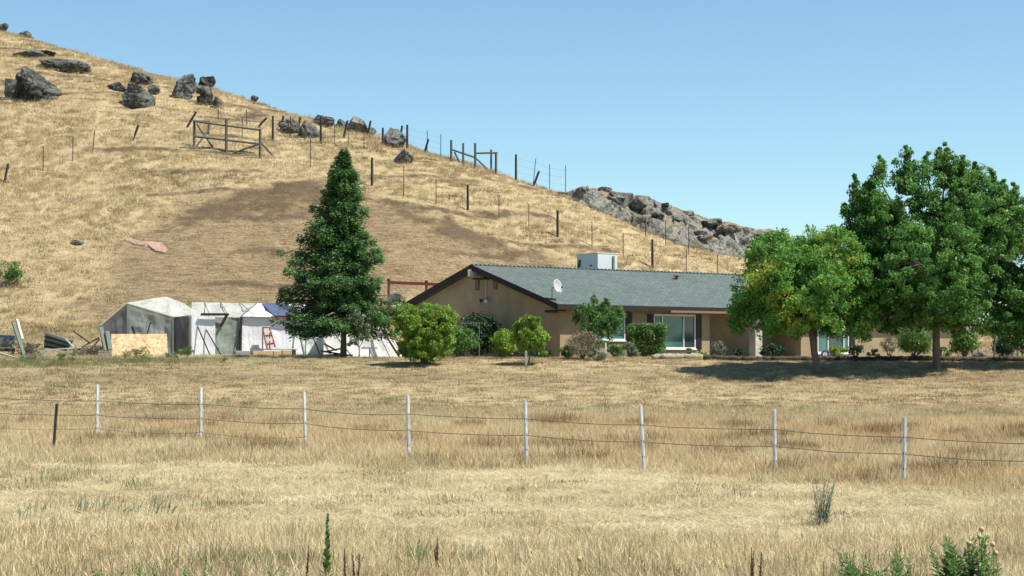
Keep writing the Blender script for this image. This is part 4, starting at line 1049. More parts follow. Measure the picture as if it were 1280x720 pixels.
for i in range(26):
    u = 704+(i/26)*285+rs.uniform(-8, 8); f = rs.random(); wd = rs.uniform(14, 34); ht = wd*rs.uniform(.35, .6)
    darkc = math.exp(-(((u-800)/30)**2))+.8*math.exp(-(((u-930)/22)**2))
    lo, hi = tops(u)+ht*.25, bots(u)-ht*.2
    v = lo+(hi-lo)*(f if darkc < .5 else rs.uniform(.2, .7))
    if darkc > .5: ht = wd*.8
    if u < 735: wd *= .6; ht *= .5
    fv = (bots(u)-v)/max(4, bots(u)-tops(u)); iu = min(nu_-1, int((u-694)/316*nu_)); gp3 = G[int(fv*.72*nv_), iu]; s_ = gp3[1]/F
    P, Fc = rock_mesh(500+i, wd*s_/2, wd*s_/2*.8, ht*s_/2, 4, 10, .2)
    c = Vector(gp3)+Vector((0, -.1, .12*ht*s_))
    mesh_np('boulder', P+np.array(c), Fc, M['rock_dark'] if rs.random() < .55*darkc+.04 else M['rock_pale'], parent=OC)

# ------------------------------------------------------------------ fences
def post_at(parent, b, h, kind, top_dx=0.):
    t = b+Vector((top_dx, 0, h))
    if kind == 'w': MB().tube([b-Vector((top_dx*.2, 0, .3)), b.lerp(t, .5), t], [.088, .083, .078], 8).build('post', M['woodpost'], parent)
    elif kind == 'g':
        m = MB(); m.box((b+t)/2, (.075, .014, h+.4)); m.box((b+t)/2+Vector((0, .03, 0)), (.014, .046, h+.4)); m.build('post', M['galv'], parent)
    elif kind == 's': MB().bar(b-Vector((0, 0, .3)), t, .05, .05).build('post', M['steelpost'], parent)
    return t
def wires(parent, tops, bases, hs, r, sag=.03):
    for h in hs:
        pp = []
        for i in range(len(tops)):
            a = bases[i].lerp(tops[i], h); pp.append(a)
            if i < len(tops)-1:
                c = bases[i+1].lerp(tops[i+1], h)
                for k in (1, 2, 3):
                    q = a.lerp(c, k/4); q.z -= sag*math.sin(k/4*math.pi)*(1+random.random())*(a-c).length*.35; pp.append(q)
        MB().tube(pp, r, 4, cap=False).build('wire', M['wire'], parent)
# front field fence
FP = [(-20, 484, 546), (121, 488, 548), (251, 492, 553), (382, 498, 559), (511, 503, 572), (658, 509, 577), (805, 516, 587), (969, 522, 592), (1130, 532, 602), (1300, 540, 612)]
b0 = hit(121, 548); WF = empty('wire_fence', b0); tag(WF, 'wire fence on pale metal posts crossing the dry field', 'fence')
TT, BB_ = [], []
for i, (u, vt, vb) in enumerate(FP):
    b = hit(u, vb); h = (vb-vt)*b.y/F; m = .0; dx = {805: -.06, 382: -.04, 511: -.02}.get(u, random.uniform(-.03, .03))
    b2 = b.copy()
    t = b2+Vector((dx, 0, h)); mm = MB(); mid = (b2+t)/2
    ax = (t-b2).to_track_quat('Z', 'Y').to_matrix()
    ax = Matrix.Rotation(math.atan2(dx, h), 3, 'Y')
    mm.box(mid, (.076, .02, h+.3), M=ax); mm.box(mid+Vector((.0, -.033, 0)), (.02, .046, h+.3), M=ax)
    po = mm.build('post', M['galv'], WF)
    for k in range(3): 
        q = b2.lerp(t, [.78, .5, .22][k]); MB().box(q+Vector((0, -.03, 0)), (.05, .02, .025)).build('clip', M['steelpost'], po)
    TT.append(t); BB_.append(b2)
wires(WF, TT, BB_, [.78, .48], .0075, .02)
wires(WF, TT[:4], BB_[:4], [.2], .005, .04)
b = hit(66, 562); t = b+Vector((.09, 0, 57*b.y/F))
BP = MB().bar(b-Vector((0, 0, .3)), t, .07, .05).bar(b-Vector((0, .05, .3)), t-Vector((0, .05, 0)), .015, .05).build('fence_post', M['woodpost'], origin=b)
tag(BP, 'dark leaning metal post standing before the left end of the fence', 'post')
# hill fences
UP = [(272.7, 136, 152, 's', 0), (302.7, 147, 173, 's', 0), (308, 137, 157, 's', 0), (325, 148, 160, 'w', 12), (341, 145, 177, 'w', 0), (351.5, 145, 164, 'w', 4), (363, 146, 173, 's', 0), (373.5, 147, 163, 'w', 2.5), (381, 150, 176, 's', 0), (401, 147, 180, 'w', 0),
      (418, 155, 180, 's', 0), (431, 151, 173, 'w', 5), (436, 162, 180, 's', 0), (455, 151, 186, 's', 0), (460.5, 151, 171, 'w', 4), (478.5, 160, 182, 'w', 0), (500, 157, 180, 'w', 4), (509, 156, 187, 'w', 0), (534, 163, 188, 's', 0), (532, 174, 189, 'w', 5), (551, 167, 196, 's', 0)]
UP2 = [(645, 193, 221, 'w', 0), (667, 198, 223, 's', 4), (669, 214, 225, 'w', 7), (687, 205, 233, 's', 0), (707, 207, 236, 's', 0)]
def hill_fence(L, label, hs=(.35, .6, .85)):
    b0 = hhit(L[0][0], L[0][2]); root = empty('wire_fence', b0); tag(root, label, 'fence')
    T_, B_ = [], []
    for (u, vt, vb, k, dx) in L:
        b = hhit(u-dx*.3, vb); s = b.y/F; h = (vb-vt)*s
        if b.z > at(u, vb, b.y).z+.05 or b.z < at(u, vb, b.y).z-.05: h = max(.4, at(u, vt, b.y).z-b.z)
        t = post_at(root, b, h, k, dx*s)
        if k != 'w' or dx == 0: T_.append(t); B_.append(b)
    if hs: wires(root, T_, B_, hs, .005, .02)
    return root
hill_fence(UP, 'old wire fence of leaning posts along the skyline above the conifer')
hill_fence(UP2, 'short run of fence posts on the skyline right of the second wooden brace')
hill_fence([(388, 172, 210, 's', 0), (465, 197, 233, 'w', 0), (504.7, 208, 245, 's', 0), (545, 225, 255, 's', 0), (584.7, 231, 263, 'w', 0), (623.7, 244, 273, 's', 0), (661, 256, 285, 's', 0), (697, 263, 296, 'w', 0), (740, 278, 308, 's', 0), (779, 291, 324, 's', 0), (815.6, 300, 336, 'w', 0), (858, 312, 341, 's', 0), (897, 319, 346, 's', 0), (936, 331, 350, 'w', 0)],
           'fence running down the slope above the house roof')
hill_fence([(807, 272, 297, 's', 0), (832, 278, 308, 's', 0), (861, 284, 318, 's', 0)], 'three thin steel posts in front of the rock outcrop', ())
hill_fence([(-12, 206, 232, 's', 0), (7, 205, 228, 'w', 4), (54, 183, 213, 's', 0), (91, 172, 202, 's', 0), (116, 163, 192, 's', 3), (168, 157, 177, 'w', 7), (237, 140, 160, 'w', 12)], 'sparse tilted fence posts on the slope below the left boulders')
def brace(segs, u0, v0, label):
    b = hhit(u0, v0); Yb = b.y; root = empty('wooden_brace', b); tag(root, label, 'brace')
    for (kind, ua, va, ub, vb, dy, r) in segs:
        a, c = at(ua, va, Yb+dy), at(ub, vb, Yb+dy)
        if kind == 'post':
            g = hhit(ub, vb); c = g-Vector((0, 0, .25)); a = Vector((c.x+at(ua, va, g.y).x-at(ub, va, g.y).x, g.y, at(ua, va, g.y).z))
        MB().tube([a, a.lerp(c, .5), c], r, 7).build(kind, M['palewood'] if r == .071 else M['railwood'], root)
brace([('post', 242.7, 150, 242.7, 183, 0, .09), ('post', 260.7, 151, 260.7, 168, 2, .08), ('post', 282.7, 149, 282.7, 190, 0, .1), ('post', 325, 161, 325, 198, 0, .1),
       ('rail', 243, 151.5, 282.7, 157, 0, .075), ('rail', 282.7, 157, 325, 162.5, 0, .075), ('rail', 243, 170.5, 282.7, 175, 0, .075), ('rail', 282.7, 175, 325, 180, 0, .075), ('rail', 244, 151, 262, 152.5, .5, .07),
       ('strut', 246, 155, 266, 184, .3, .07), ('strut', 260, 163, 245, 184, .1, .071), ('strut', 292, 191, 324, 180, -.2, .075), ('strut', 326, 178, 347, 201, -.4, .07)],
      282, 190, 'wooden post and rail brace frame on the slope left of the conifer')
brace([('post', 564, 175, 564, 202, 0, .09), ('post', 579, 179, 579, 206, 1, .08), ('post', 594, 179, 594, 211, 0, .09), ('post', 614, 187, 614, 213, 1, .08), ('post', 620, 191, 620, 216, 0, .09),
       ('rail', 565, 187, 594, 197, 0, .07), ('rail', 594, 191.5, 622, 191, 0, .07), ('strut', 594, 197, 611, 213, 0, .065), ('strut', 568, 190, 575, 204, 0, .065)],
      594, 209, 'wooden brace frame standing on the skyline above the house gable')

# pink sheet on hill
b = hhit(182, 308); s = b.y/F
def drape(pts2, name, mat, label, cat):
    P = [hhit(u, v) for u, v in pts2]; n = len(P); c = sum(P, Vector())/n
    V = [p+Vector((0, -.02, .05+.05*math.sin(i*2.1))) for i, p in enumerate(P)]+[c+Vector((0, -.02, .09))]+[p-Vector((0, 0, .02)) for p in P]
    Fc = [(i, (i+1) % n, n) for i in range(n)]+[(i, n+1+i, n+1+(i+1) % n, (i+1) % n) for i in range(n)]
    return tag(MB().add(V, Fc).build(name, mat, origin=c), label, cat)
drape([(155, 301), (163, 299.5), (176, 302), (190, 303.5), (202, 306), (210, 312), (206, 317), (194, 315.5), (184, 309), (168, 306)], 'fallen_sheet', M['pinksheet'], 'faded pink sheet lying on the hillside above the tarp shelter', 'sheet')

# ------------------------------------------------------------------ tarp shelters
X0 = at(260, 448, 93).x; TA = R(24); tn = math.tan(TA); nb = Vector((-math.sin(TA), math.cos(TA), 0))
def tp(u, v, back=0.):
    """point where the sight line meets the shelter front plane moved back by `back` m"""
    d = ray(u, v); Yp = 93+back/math.cos(TA)-tn*X0
    t = Yp/(d[1]-tn*d[0]); return Vector((d[0]*t, d[1]*t, CZ+d[2]*t))
def gp_(u, back=0.):
    p = tp(u, 448, back); p.z = gz(p.x, p.y)-.03; return p
def up_(u, v, back=0.): return tp(u, v, back)
# shelter one (grey film gable tent)
S1 = empty('tarp_shelter', gp_(170, 1)); tag(S1, 'grey plastic covered tent with a wavy roof behind the strand board', 'shelter')
bk = 3.6
fl_, pk, fr_ = up_(125, 407), up_(158, 379), up_(216, 396)
gl, gr_ = gp_(131), gp_(216)
BV = Vector((.5, bk, 0))
MB().sheet(gl, gp_(158), pk, fl_, 40, 10, .08, 1, folds=.035).build('side_panel', M['film_dark'], S1)
MB().sheet(gp_(158), gr_, fr_, pk, 60, 10, .08, 2, folds=.035).build('front_panel', M['film_grey'], S1)
MB().sheet(fl_, pk, pk+BV-Vector((0, 0, .1)), fl_+BV, 8, 10, .08, 3).build('roof_panel', M['film_pale'], S1)
pk2 = up_(208, 371, 2.2); pkr = pk+BV
mid = pk.lerp(pk2, .5)+Vector((0, 0, .02))
MB().sheet(pk, fr_, pk2, mid, 10, 8, .12, 4).build('roof_panel', M['film_pale'], S1)
MB().sheet(fr_, up_(252, 396, .3), pk2+Vector((.9, 0, -.35)), pk2, 8, 8, .08, 5).build('roof_panel', M['film_pale'], S1)
MB().sheet(pk, pk2, pk2+nb*1.9-Vector((0, 0, .5)), pkr-Vector((0, 0, .3)), 8, 8, .06, 6).build('roof_panel', M['film_pale'], S1)
MB().sheet(gl+BV, gr_+BV, fr_+BV, pkr-Vector((0, 0, .4)), 10, 8, .05, 6).build('back_panel', M['film_grey'], S1)
MB().sheet(gl, gl+BV, fl_+BV, fl_, 8, 8, .05, 8).build('side_panel', M['film_dark'], S1)
for a, b2 in ((gl, fl_), (gp_(158, .05), pk), (gr_, fr_), (gp_(208, 2.2), pk2)):
    MB().bar(a, b2-Vector((0, 0, .04)), .07).build('pole', M['greywood'], S1)
m_ = MB(); m_.bar(fl_, pk, .05); m_.build('rafter', M['palewood'], S1); m_ = MB(); m_.bar(pk, fr_, .05); m_.build('rafter', M['palewood'], S1)
# things in/behind: dark sticks
for (ua, va, ub, vb, lab) in ((165, 408, 178, 440, 'dark stick leaning left behind the strand board'), (188, 403, 176, 440, 'dark stick leaning right behind the strand board')):
    a, c_ = up_(ua, va, -.35), gp_(ub, -.25)
    tag(MB().bar(a, c_, .14, .06).build('plank', M['black'], origin=c_), lab, 'plank')
bx = gp_(162, .6); tag(MB().box(bx+Vector((0, 0, .75)), (1.0, .5, 1.5), TA).build('cabinet', M['palewood'], origin=bx), 'pale cabinet dimly seen inside the grey tent', 'cabinet')

# shelter two (long shed with white tarps)
S2 = empty('tarp_shed', gp_(310, 1)); tag(S2, 'long low shed walled with white and greenish tarps', 'shed')
def wallp(u0, u1, v0, v1, mat, seed, folds=0., name='wall_panel', nu=14, back0=0., back1=0., amp=.05):
    return MB().sheet(gp_(u0, back0), gp_(u1, back1), up_(u1, v1, back1), up_(u0, v0, back0), nu, 10, amp, seed, folds=folds).build(name, mat, S2)
wallp(216.5, 236, 397, 394, M['film_dark'], 11, .05, back0=.3, back1=-.3)
wallp(236, 240, 394, 395, M['film_pale'], 12, .02, back0=-.3, back1=-.3, nu=3)
wallp(240, 269, 395, 396, M['tarp_lav'], 13, 0, 'door_panel', back0=-.3, back1=-.3, amp=.02)
wallp(269, 299, 396, 398, M['film_green'], 14, .02, back0=-.25, back1=0)
wallp(302, 361, 397, 398, M['tarp_lav'], 15, 0, amp=.03)
wallp(361, 404, 398, 399, M['tarp_mint'], 16, 0, amp=.06)
RB = 4.2
def rp(u, v, back): return up_(u, v, back)
MB().sheet(rp(238, 396, -.2), rp(302, 397, -.1), rp(322, 379.5, RB), rp(240, 378, RB), 14, 8, .12, 21).build('roof_panel', M['film_pale'], S2)
MB().sheet(rp(302, 396.5, -.1), rp(405, 397, -.1), rp(392, 380, RB), rp(322, 379.5, RB), 14, 8, .05, 22).build('roof_panel', M['tarp_white'], S2)
MB().sheet(rp(343, 396, -.06)+Vector((0, 0, .05)), rp(376, 396.5, -.06)+Vector((0, 0, .05)), rp(358, 380.5, RB-.2)+Vector((0, 0, .06)), rp(327, 380.5, RB-.2)+Vector((0, 0, .06)), 8, 10, .04, 27).build('shade_sheet', M['roofshade'], S2)  # added dark sheet that paints a patch of shade onto the white roof
for ub, ut in ((262, 256), (285, 276), (302, 322), (318, 300)):
    MB().bar(rp(ub, 395.5, -.05)+Vector((0, 0, .06)), rp(ut, 380, RB-.1)+Vector((0, 0, .08)), .035, .03).build('batten', M['greywood'], S2)
MB().sheet(gp_(250, RB), gp_(392, RB), rp(392, 380, RB), rp(240, 378, RB), 10, 5, .05, 23).build('back_panel', M['film_pale'], S2)
MB().sheet(gp_(404, 0), gp_(392, RB), rp(392, 380, RB), rp(404, 399, 0), 8, 6, .04, 24).build('side_panel', M['tarp_mint'], S2)
MB().bar(gp_(300.5, -.1), rp(301.5, 396, -.1), .10).build('pole', M['black'], S2)
MB().bar(gp_(239, -.35), rp(239, 394, -.35), .06).build('pole', M['palewood'], S2)
MB().bar(rp(344, 397.3, -.15), rp(404, 398.2, -.15), .08, .1).build('eave_board', M['red'], S2)
MB().bar(rp(251, 393, -.45), rp(286, 393, -.45), .07, .12).build('eave_board', M['trim'], S2)
MB().bar(rp(284, 393, -.42), rp(276, 408, -.42), .1, .12).build('brace', M['trim'], S2)
MB().bar(rp(302, 396, -.13), rp(345, 396.8, -.13), .05, .05).build('eave_board', M['greywood'], S2)
for (ua, va, ub, fr, mt, lab) in ((247, 408, 263, .95, 'black', 'left of two dark props before the white door panel'), (257.5, 412, 277, .95, 'black', 'right of two dark props before the white door panel'),
                              (372, 407, 380.5, .6, 'greenboard', 'thick prop leaning on the mint tarp wall'), (387, 412, 401, .7, 'black', 'thin prop leaning near the right end of the mint tarp wall'),
                              (300, 412, 296, .35, 'black', 'short dark prop at the corner of the greenish tarp')):
    a, b2 = up_(ua, va, -.32 if ua < 260 else -.02), gp_(ub, -fr); tag(MB().bar(a, b2, .07 if mt == 'greenboard' else .045).build('prop_pole', M[mt], origin=b2), lab, 'pole', 'props leaning on the tarp walls')
# timbers in front
def block(u0, u1, v0, v1, back, depth, mat, name, label, cat, group=None):
    a = tp(u0, v0, back); b2 = tp(u1, v1, back); c_ = (a+b2)/2+nb*depth/2
    o = MB().box(c_, ((Vector((a.x, a.y, 0))-Vector((b2.x, b2.y, 0))).length, depth, abs(a.z-b2.z)), TA).build(name, mat, origin=(c_.x, c_.y, min(a.z, b2.z)), bevel=.012)
    return tag(o, label, cat, group)
block(295, 312, 438.5, 450, -1.0, .5, M['concrete'], 'concrete_block', 'grey brown block at the left end of the timbers', 'block')
block(311, 406, 445.5, 448.5, -1.0, .35, M['palewood'], 'timber', 'long pale timber lying before the white tarp wall', 'timber')
block(316, 341, 438.5, 445, -.9, .3, M['pinesaw'], 'timber', 'left sawn pine timber on the long pale timber', 'timber')
block(342, 352, 438.8, 445, -.9, .3, M['pinesaw'], 'timber', 'short middle pine timber on the long pale timber', 'timber')
block(353, 365, 438, 445, -.9, .3, M['pinesaw'], 'timber', 'right sawn pine timber on the long pale timber', 'timber')
block(366, 370, 437, 445, -.85, .25, M['woodpost'], 'timber', 'dark upright timber stub at the end of the pine timbers', 'timber')
block(322, 338, 447.2, 451, -1.15, .2, M['trim'], 'brick', 'dark red brick half sunk before the long timber', 'brick')
block(330, 372, 435.6, 437.4, -.55, .3, M['palewood'], 'board', 'thin pale board below the red ladder', 'board')
# ladder
def ladder():
    b = tp(335, 436, -.5); root = empty('step_ladder', b); tag(root, 'small red step ladder standing in front of the white tarp', 'ladder')
    tl, tr_ = tp(328.5, 409.5, -.35), tp(337, 409.5, -.35); bl, br_ = tp(334, 436, -.75), tp(344, 434, -.75)
    MB().bar(tl, bl, .06).build('rail', M['red'], root); MB().bar(tr_, br_, .06).build('rail', M['red'], root)
    MB().bar(tl, tp(328, 437, -.1), .05).build('rail', M['red'], root); MB().bar(tr_, tp(337, 437, -.1), .05).build('rail', M['red'], root)
    for k in range(1, 5):
        MB().bar(tl.lerp(bl, k/5), tr_.lerp(br_, k/5), .05, .09).build('tread', M['white'] if k % 2 else M['red'], root)
    MB().bar(tl, tr_, .12, .06).build('top_step', M['red'], root)
ladder()
# strand board
a, b2 = gp_(139.5, -1.2), gp_(210, -1.2); c_, d_ = tp(208.5, 417.3, -.7), tp(139, 417.5, -.7)
tag(MB().prism([a, b2, c_, d_], nb*.03).build('strand_board', M['osb'], origin=(a+b2)/2), 'large tan strand board sheet leaning before the grey tent', 'board')

# white canvas tent
def canvas():
    f0 = 95.5; g = lambda u, Y: Vector((at(u, 448, Y).x, Y, gz(at(u, 448, Y).x, Y)-.03))
    root = empty('canvas_tent', g(450, f0)); tag(root, 'bright white canvas tent with a sloping right side behind the conifer trunk', 'tent')
    A, B = g(404, f0-1), g(503, f0+1.8); T0, T1 = at(406, 404, f0-1), at(473, 402, f0+1.)
    Bk = Vector((0, 3, 0))
    MB().sheet(A, B, T1, T0, 20, 10, .05, 31).build('front_panel', M['canvas'], root)
    MB().sheet(B, B+Bk, T1+Bk, T1, 8, 8, .04, 32).build('side_panel', M['canvas'], root)
    MB().sheet(T0, T1, T1+Bk, T0+Bk, 10, 6, .04, 33).build('roof_panel', M['canvas'], root)
    MB().sheet(A, A+Bk, T0+Bk, T0, 8, 8, .04, 34).build('side_panel', M['canvas'], root)
    MB().sheet(A+Bk, B+Bk, T1+Bk, T0+Bk, 8, 8, .04, 35).build('back_panel', M['canvas'], root)
    MB().bar(at(475, 408, f0+.6), at(499, 446, f0+.9), .09).build('pole', M['red'], root)
    MB().bar(at(479, 409, f0+.5), at(505, 447, f0+.9), .05).build('pole', M['palewood'], root)
    MB().tube([at(411, 408, f0-1.15), at(441, 447, f0-.5)], .03, 6).build('rope', M['greywood'], root)
    MB().tube([at(470, 410, f0+.6), at(487, 446, f0+.9)], .02, 6).build('rope', M['greywood'], root)
canvas()
for i, (u, v, L, an) in enumerate([(411, 444, 1.1, .1), (416, 441, 1.2, -.15), (420, 437, 1.0, .2), (424, 444, 1.3, .0), (413, 434, .7, -.5)]):
    c = at(u, v, 91.5+i*.12); d = Vector((math.cos(an), .1, math.sin(an)))*L/2
    tag(MB().bar(c-d, c+d, .12, .08).build('scrap_board', M['woodpost'], origin=(c.x, c.y, gz(c.x, c.y))), ['lowest dark board', 'second dark board', 'third dark board', 'lower right dark board', 'tilted top dark board'][i]+' in the scrap heap by the conifer trunk', 'board', 'scrap boards by the conifer')
c = at(462, 435, 90.5); tag(MB().box(c, (.75, .4, .06)).tube([c-Vector((0, 0, .03)), Vector((c.x, c.y, gz(c.x, c.y)))], .03).build('small_table', M['palewood'], origin=(c.x, c.y, gz(c.x, c.y))), 'small pale table before the white canvas tent', 'table')

# ------------------------------------------------------------------ scrap yard at left
def plank(ua, va, Ya, ub, vb, Yb, w, h, mat, label, name='board', cat='board', group='scrap lumber at the left'):
    a, b = at(ua, va, Ya), at(ub, vb, Yb); g = min(a.z, b.z)
    return tag(MB().bar(a, b, w, h).build(name, M[mat], origin=((a+b)/2).xy.to_3d()+Vector((0, 0, g))), label, cat, group)
plank(17, 404, 89.3, 31, 447, 88.5, .16, .08, 'greenboard', 'left of two tall boards leaning together at the left')
plank(21, 399, 89.5, 28, 424, 89.2, .14, .08, 'palewood', 'right of two tall boards leaning together at the left')
plank(-6, 420, 90, 19, 421, 90.2, .3, .12, 'blue', 'blue covered board topmost of the leftmost stack')
plank(-6, 424, 89.5, 20, 424, 89.8, .5, .15, 'greenboard', 'upper green grey board of the leftmost stack')
plank(-6, 428, 89.5, 18, 428.5, 89.6, .5, .15, 'greywood', 'middle grey board of the leftmost stack')
plank(-6, 432, 89.5, 14, 432.5, 89.6, .5, .17, 'greenboard', 'lower green grey board of the leftmost stack')
plank(-6, 437, 89.3, 18, 437.5, 89.6, .6, .16, 'woodpost', 'dark bottom beam of the leftmost stack')
plank(-4, 441, 88.5, 22, 448, 88, .12, .08, 'palewood', 'pale pole lying low at the left edge')
for k in range(6):
    plank(58-k*.3, 417+k*3.2, 90+k*.05, 90-k*1.5, 427+k*2.0, 90.1+k*.05, .9, .115, ('greenboard', 'woodpost')[k % 2], ['topmost', 'second', 'third', 'fourth', 'fifth', 'lowest'][k]+' tilted panel of the dark panel stack')
plank(56, 437.5, 89, 101, 434.5, 89.2, .5, .05, 'cooler', 'shiny pale metal sheet on the scrap heap')
plank(54, 443, 88.8, 84, 443, 89, .25, .12, 'palewood', 'pale thick board under the shiny metal sheet')
plank(57, 447, 88.7, 120, 445, 89, .3, .1, 'pinesaw', 'long pine board at the foot of the scrap heap')
plank(92, 414, 90, 113, 429, 89.6, .07, .05, 'steelpost', 'thin brown rod leaning above the scrap heap')
plank(82, 424, 89.5, 92, 434, 89.3, .07, .05, 'palewood', 'thin pale rod leaning on the dark panel stack')
plank(102, 434, 89.5, 124, 422, 89.8, .06, .06, 'steelpost', 'thin rusty rod crossing the brush heap')
plank(112, 440, 89.2, 124, 424, 89.5, .06, .06, 'steelpost', 'steep rusty rod near the leaning green boards')
plank(126, 409, 89.7, 133, 438, 89.2, .2, .06, 'greenboard', 'taller green board leaning beside the strand board')
plank(134, 414, 89.6, 138, 437, 89.2, .2, .06, 'greenboard', 'shorter green board leaning beside the strand board')
for k, (vv, mt) in enumerate(((439.5, 'pinesaw'), (442.5, 'palewood'), (445.5, 'pinesaw'), (448.3, 'woodpost'))):
    plank(124, vv, 88.9, 141, vv, 88.9, .5, .09, mt, ['top', 'second', 'third', 'bottom dark'][k]+' board of the low stack left of the strand board')
# brush heaps
def brush(u, v, Y, w, h, label, seed, mt='drystem'):
    c = at(u, v, Y); g = gz(c.x, Y); root = empty('brush_pile', (c.x, Y, g)); tag(root, label, 'brush pile'); rs = random.Random(seed); mb = MB()
    for i in range(70):
        a = Vector((c.x+rs.gauss(0, w*.3), Y+rs.gauss(0, .3), g+rs.random()*h*.7)); d = Vector((rs.gauss(0, 1), rs.gauss(0, .6), rs.gauss(0, .5))).normalized()*rs.uniform(.2, .55)
        limb(mb, a-d, a+d, .014, .006, .1, 4, .1, 4)
    mb.build('twigs', M['bark'], root); leaves('dry_leaves', [(c.x+rs.gauss(0, w*.3), Y+rs.gauss(0, .3), g+.15+rs.random()*h*.5, .2) for _ in range(16)], 40, .09, seed, M[mt], root)
brush(110, 446, 89.5, 1.3, .7, 'tangled grey brush heap between the scrap and the board stack', 5)
brush(35, 446, 90.5, 1.2, .9, 'dark brush heap behind the two tall leaning boards', 6, 'darkgreen')
for i, (u, vb, w_, h_, lab) in enumerate([(165, 450, 1.1, .6, 'left green weed clump before the strand board'), (178, 451, .9, .7, 'middle green weed clump before the strand board'), (218, 450, 1.1, .5, 'green weed clump at the corner of the grey tent'), (233, 449, .9, .65, 'green weed clump left of the white door panel'), (40, 452, 1.6, .5, 'low green weeds below the two tall boards'), (83, 452, 1.2, .45, 'low green weeds below the shiny metal sheet'), (280, 452, .4, .25, 'tiny green weed below the props')]):
    q = hit(u, vb+1, 60, 92); Yq = min(q.y, 88)
    shrub('weed_clump', u, vb, Yq, w_, h_, M['weedleaf'] if i % 2 else M['grey_leaf'], lab, 'weeds', .10, .8, seed=700+i, group='weeds at the shelter', aspect=.2, per=40, stem=False)
# posts at far right
for i, (u, vt, vb) in enumerate([(1265, 424, 441), (1272, 420, 442), (1278, 425, 443), (1252, 425, 440)]):
    b = at(u, vb, 104); g = gz(b.x, 104); tag(MB().tube([(b.x, 104, g-.1), (b.x+.03, 104, at(u, vt, 104).z)], .06, 6).build('old_post', M['greywood'], origin=(b.x, 104, g)), ['second weathered post from the right edge group start', 'tallest weathered post by the right edge', 'weathered post closest to the right edge', 'weathered post furthest left of those by the right edge'][i], 'post', 'weathered posts by the right edge')

# ------------------------------------------------------------------ foreground plants
def stalk_leaves(root, stems, leaf, seed, mat, n, w=.22, up=.7, spread=1.):
    """narrow leaves along each stem; stems: list of (base, tip)"""
    rs = np.random.RandomState(seed); V = []; T = []
    for (a, b) in stems:
        a = np.array(a); b = np.array(b); ax = (b-a)/np.linalg.norm(b-a)
        for i in range(n):
            s = .12+.88*i/n; th = i*2.4+rs.rand(); d = np.array([math.cos(th), math.sin(th), 0])*spread
            L = leaf*(1.15-.75*s)*(.7+.5*rs.rand()); dr = d+ax*up*(.6+s); dr /= np.linalg.norm(dr)
            sd = np.cross(dr, ax); sd /= max(np.linalg.norm(sd), 1e-5); p = a+(b-a)*s; e = p+dr*L; m = p+dr*L*.45+np.array([0, 0, .06*L])
            V += [p, m+sd*L*w*.5, e-np.array([0, 0, .1*L]), m-sd*L*w*.5]; T += [rs.rand()]*4
    V = np.array(V); return mesh_np('leaves', V, np.arange(len(V)).reshape(-1, 4), mat, parent=root, attrs={'tint': T})
def weed(u, v, vb, nst, wpx, label, seed, mat='weedleaf', leaf=.1, n=26, w=.22, Yo=None, name='leafy_weed', stemmat='stem', up=.7, spread=1.):
    """top at pixel (u,v); base at (u,vb)"""
    b = hit(u, vb, 12, 60); s = b.y/F; root = empty(name, b); tag(root, label, 'weed', 'weeds in the foreground'); rs = random.Random(seed); st = []; mb = MB()
    for i in range(nst):
        x0 = b.x+rs.uniform(-.5, .5)*wpx*s*(.12 if name == 'field_weed' else .5); tx = b.x+(rs.uniform(-.5, .5)*wpx*s if nst > 1 else 0); H = (vb-v)*s*(1 if i == 0 else rs.uniform(.55, .95)); yy = b.y+rs.uniform(-.1, .1)*min(3, nst)
        a, t = (x0, yy, gz(x0, yy)-.03), (tx, yy+rs.uniform(-.05, .05), b.z+H); st.append((a, t)); mb.tube([a, ((a[0]+t[0])/2+rs.gauss(0, .01), yy, (a[2]+t[2])/2), t], [.006, .005, .002], 5)
    mb.build('stem', M[stemmat], root); stalk_leaves(root, st, leaf, seed, M[mat], n, w, up, spread); return root
weed(408, 646, 735, 1, 4, 'tall single green weed stalk rising from the bottom of the picture', 1, leaf=.10, n=80, w=.6, up=.8, spread=.55)
weed(1195, 666, 742, 13, 66, 'dark green leafy weed clump tallest at the lower right', 2, leaf=.15, n=46, w=.28)
weed(1225, 674, 744, 8, 40, 'green weed clump right of the tallest lower right clump', 3, leaf=.14, n=30)
weed(1090, 688, 745, 18, 96, 'broad low green weed patch left of the lower right clump', 4, leaf=.13, n=26)
weed(1125, 682, 743, 6, 24, 'upright green weed between the two lower right patches', 5, leaf=.13, n=28)
weed(1058, 690, 742, 3, 26, 'paler weed at the left end of the lower right patch', 6, leaf=.11, n=22, mat='grey_leaf')
weed(1035, 702, 742, 2, 14, 'thin small weed leftmost of the lower right patch', 7, leaf=.09, n=18)
weed(140, 706, 744, 5, 50, 'low green weed at the bottom left corner area', 8, leaf=.11, n=22)
weed(182, 702, 744, 4, 30, 'second low green weed along the bottom left', 9, leaf=.11, n=22)
weed(300, 704, 742, 7, 110, 'wide faint yellow green weed patch along the bottom', 10, leaf=.09, n=24, mat='grey_leaf')
weed(225, 708, 744, 3, 30, 'small weed between the bottom left weeds and the wide patch', 12, leaf=.1, n=20)
weed(60, 708, 746, 4, 40, 'small green weed nearest the bottom left corner', 14, leaf=.1, n=20)
weed(345, 710, 746, 4, 30, 'green weed at the bottom between the wide patch and the tall stalk', 15, leaf=.1, n=20)
weed(258, 700, 742, 2, 14, 'upright thin green weed rising from the wide bottom patch', 16, leaf=.1, n=22)
weed(522, 668, 712, 9, 34, 'feathery green weed clump left of bottom centre', 11, leaf=.09, n=30, mat='weedleaf', w=.12)
weed(1027, 592, 658, 16, 36, 'tall airy grey green shrub weed right of centre in the field', 13, leaf=.15, n=30, mat='grey_leaf', w=.12, name='field_weed', stemmat='greywood')
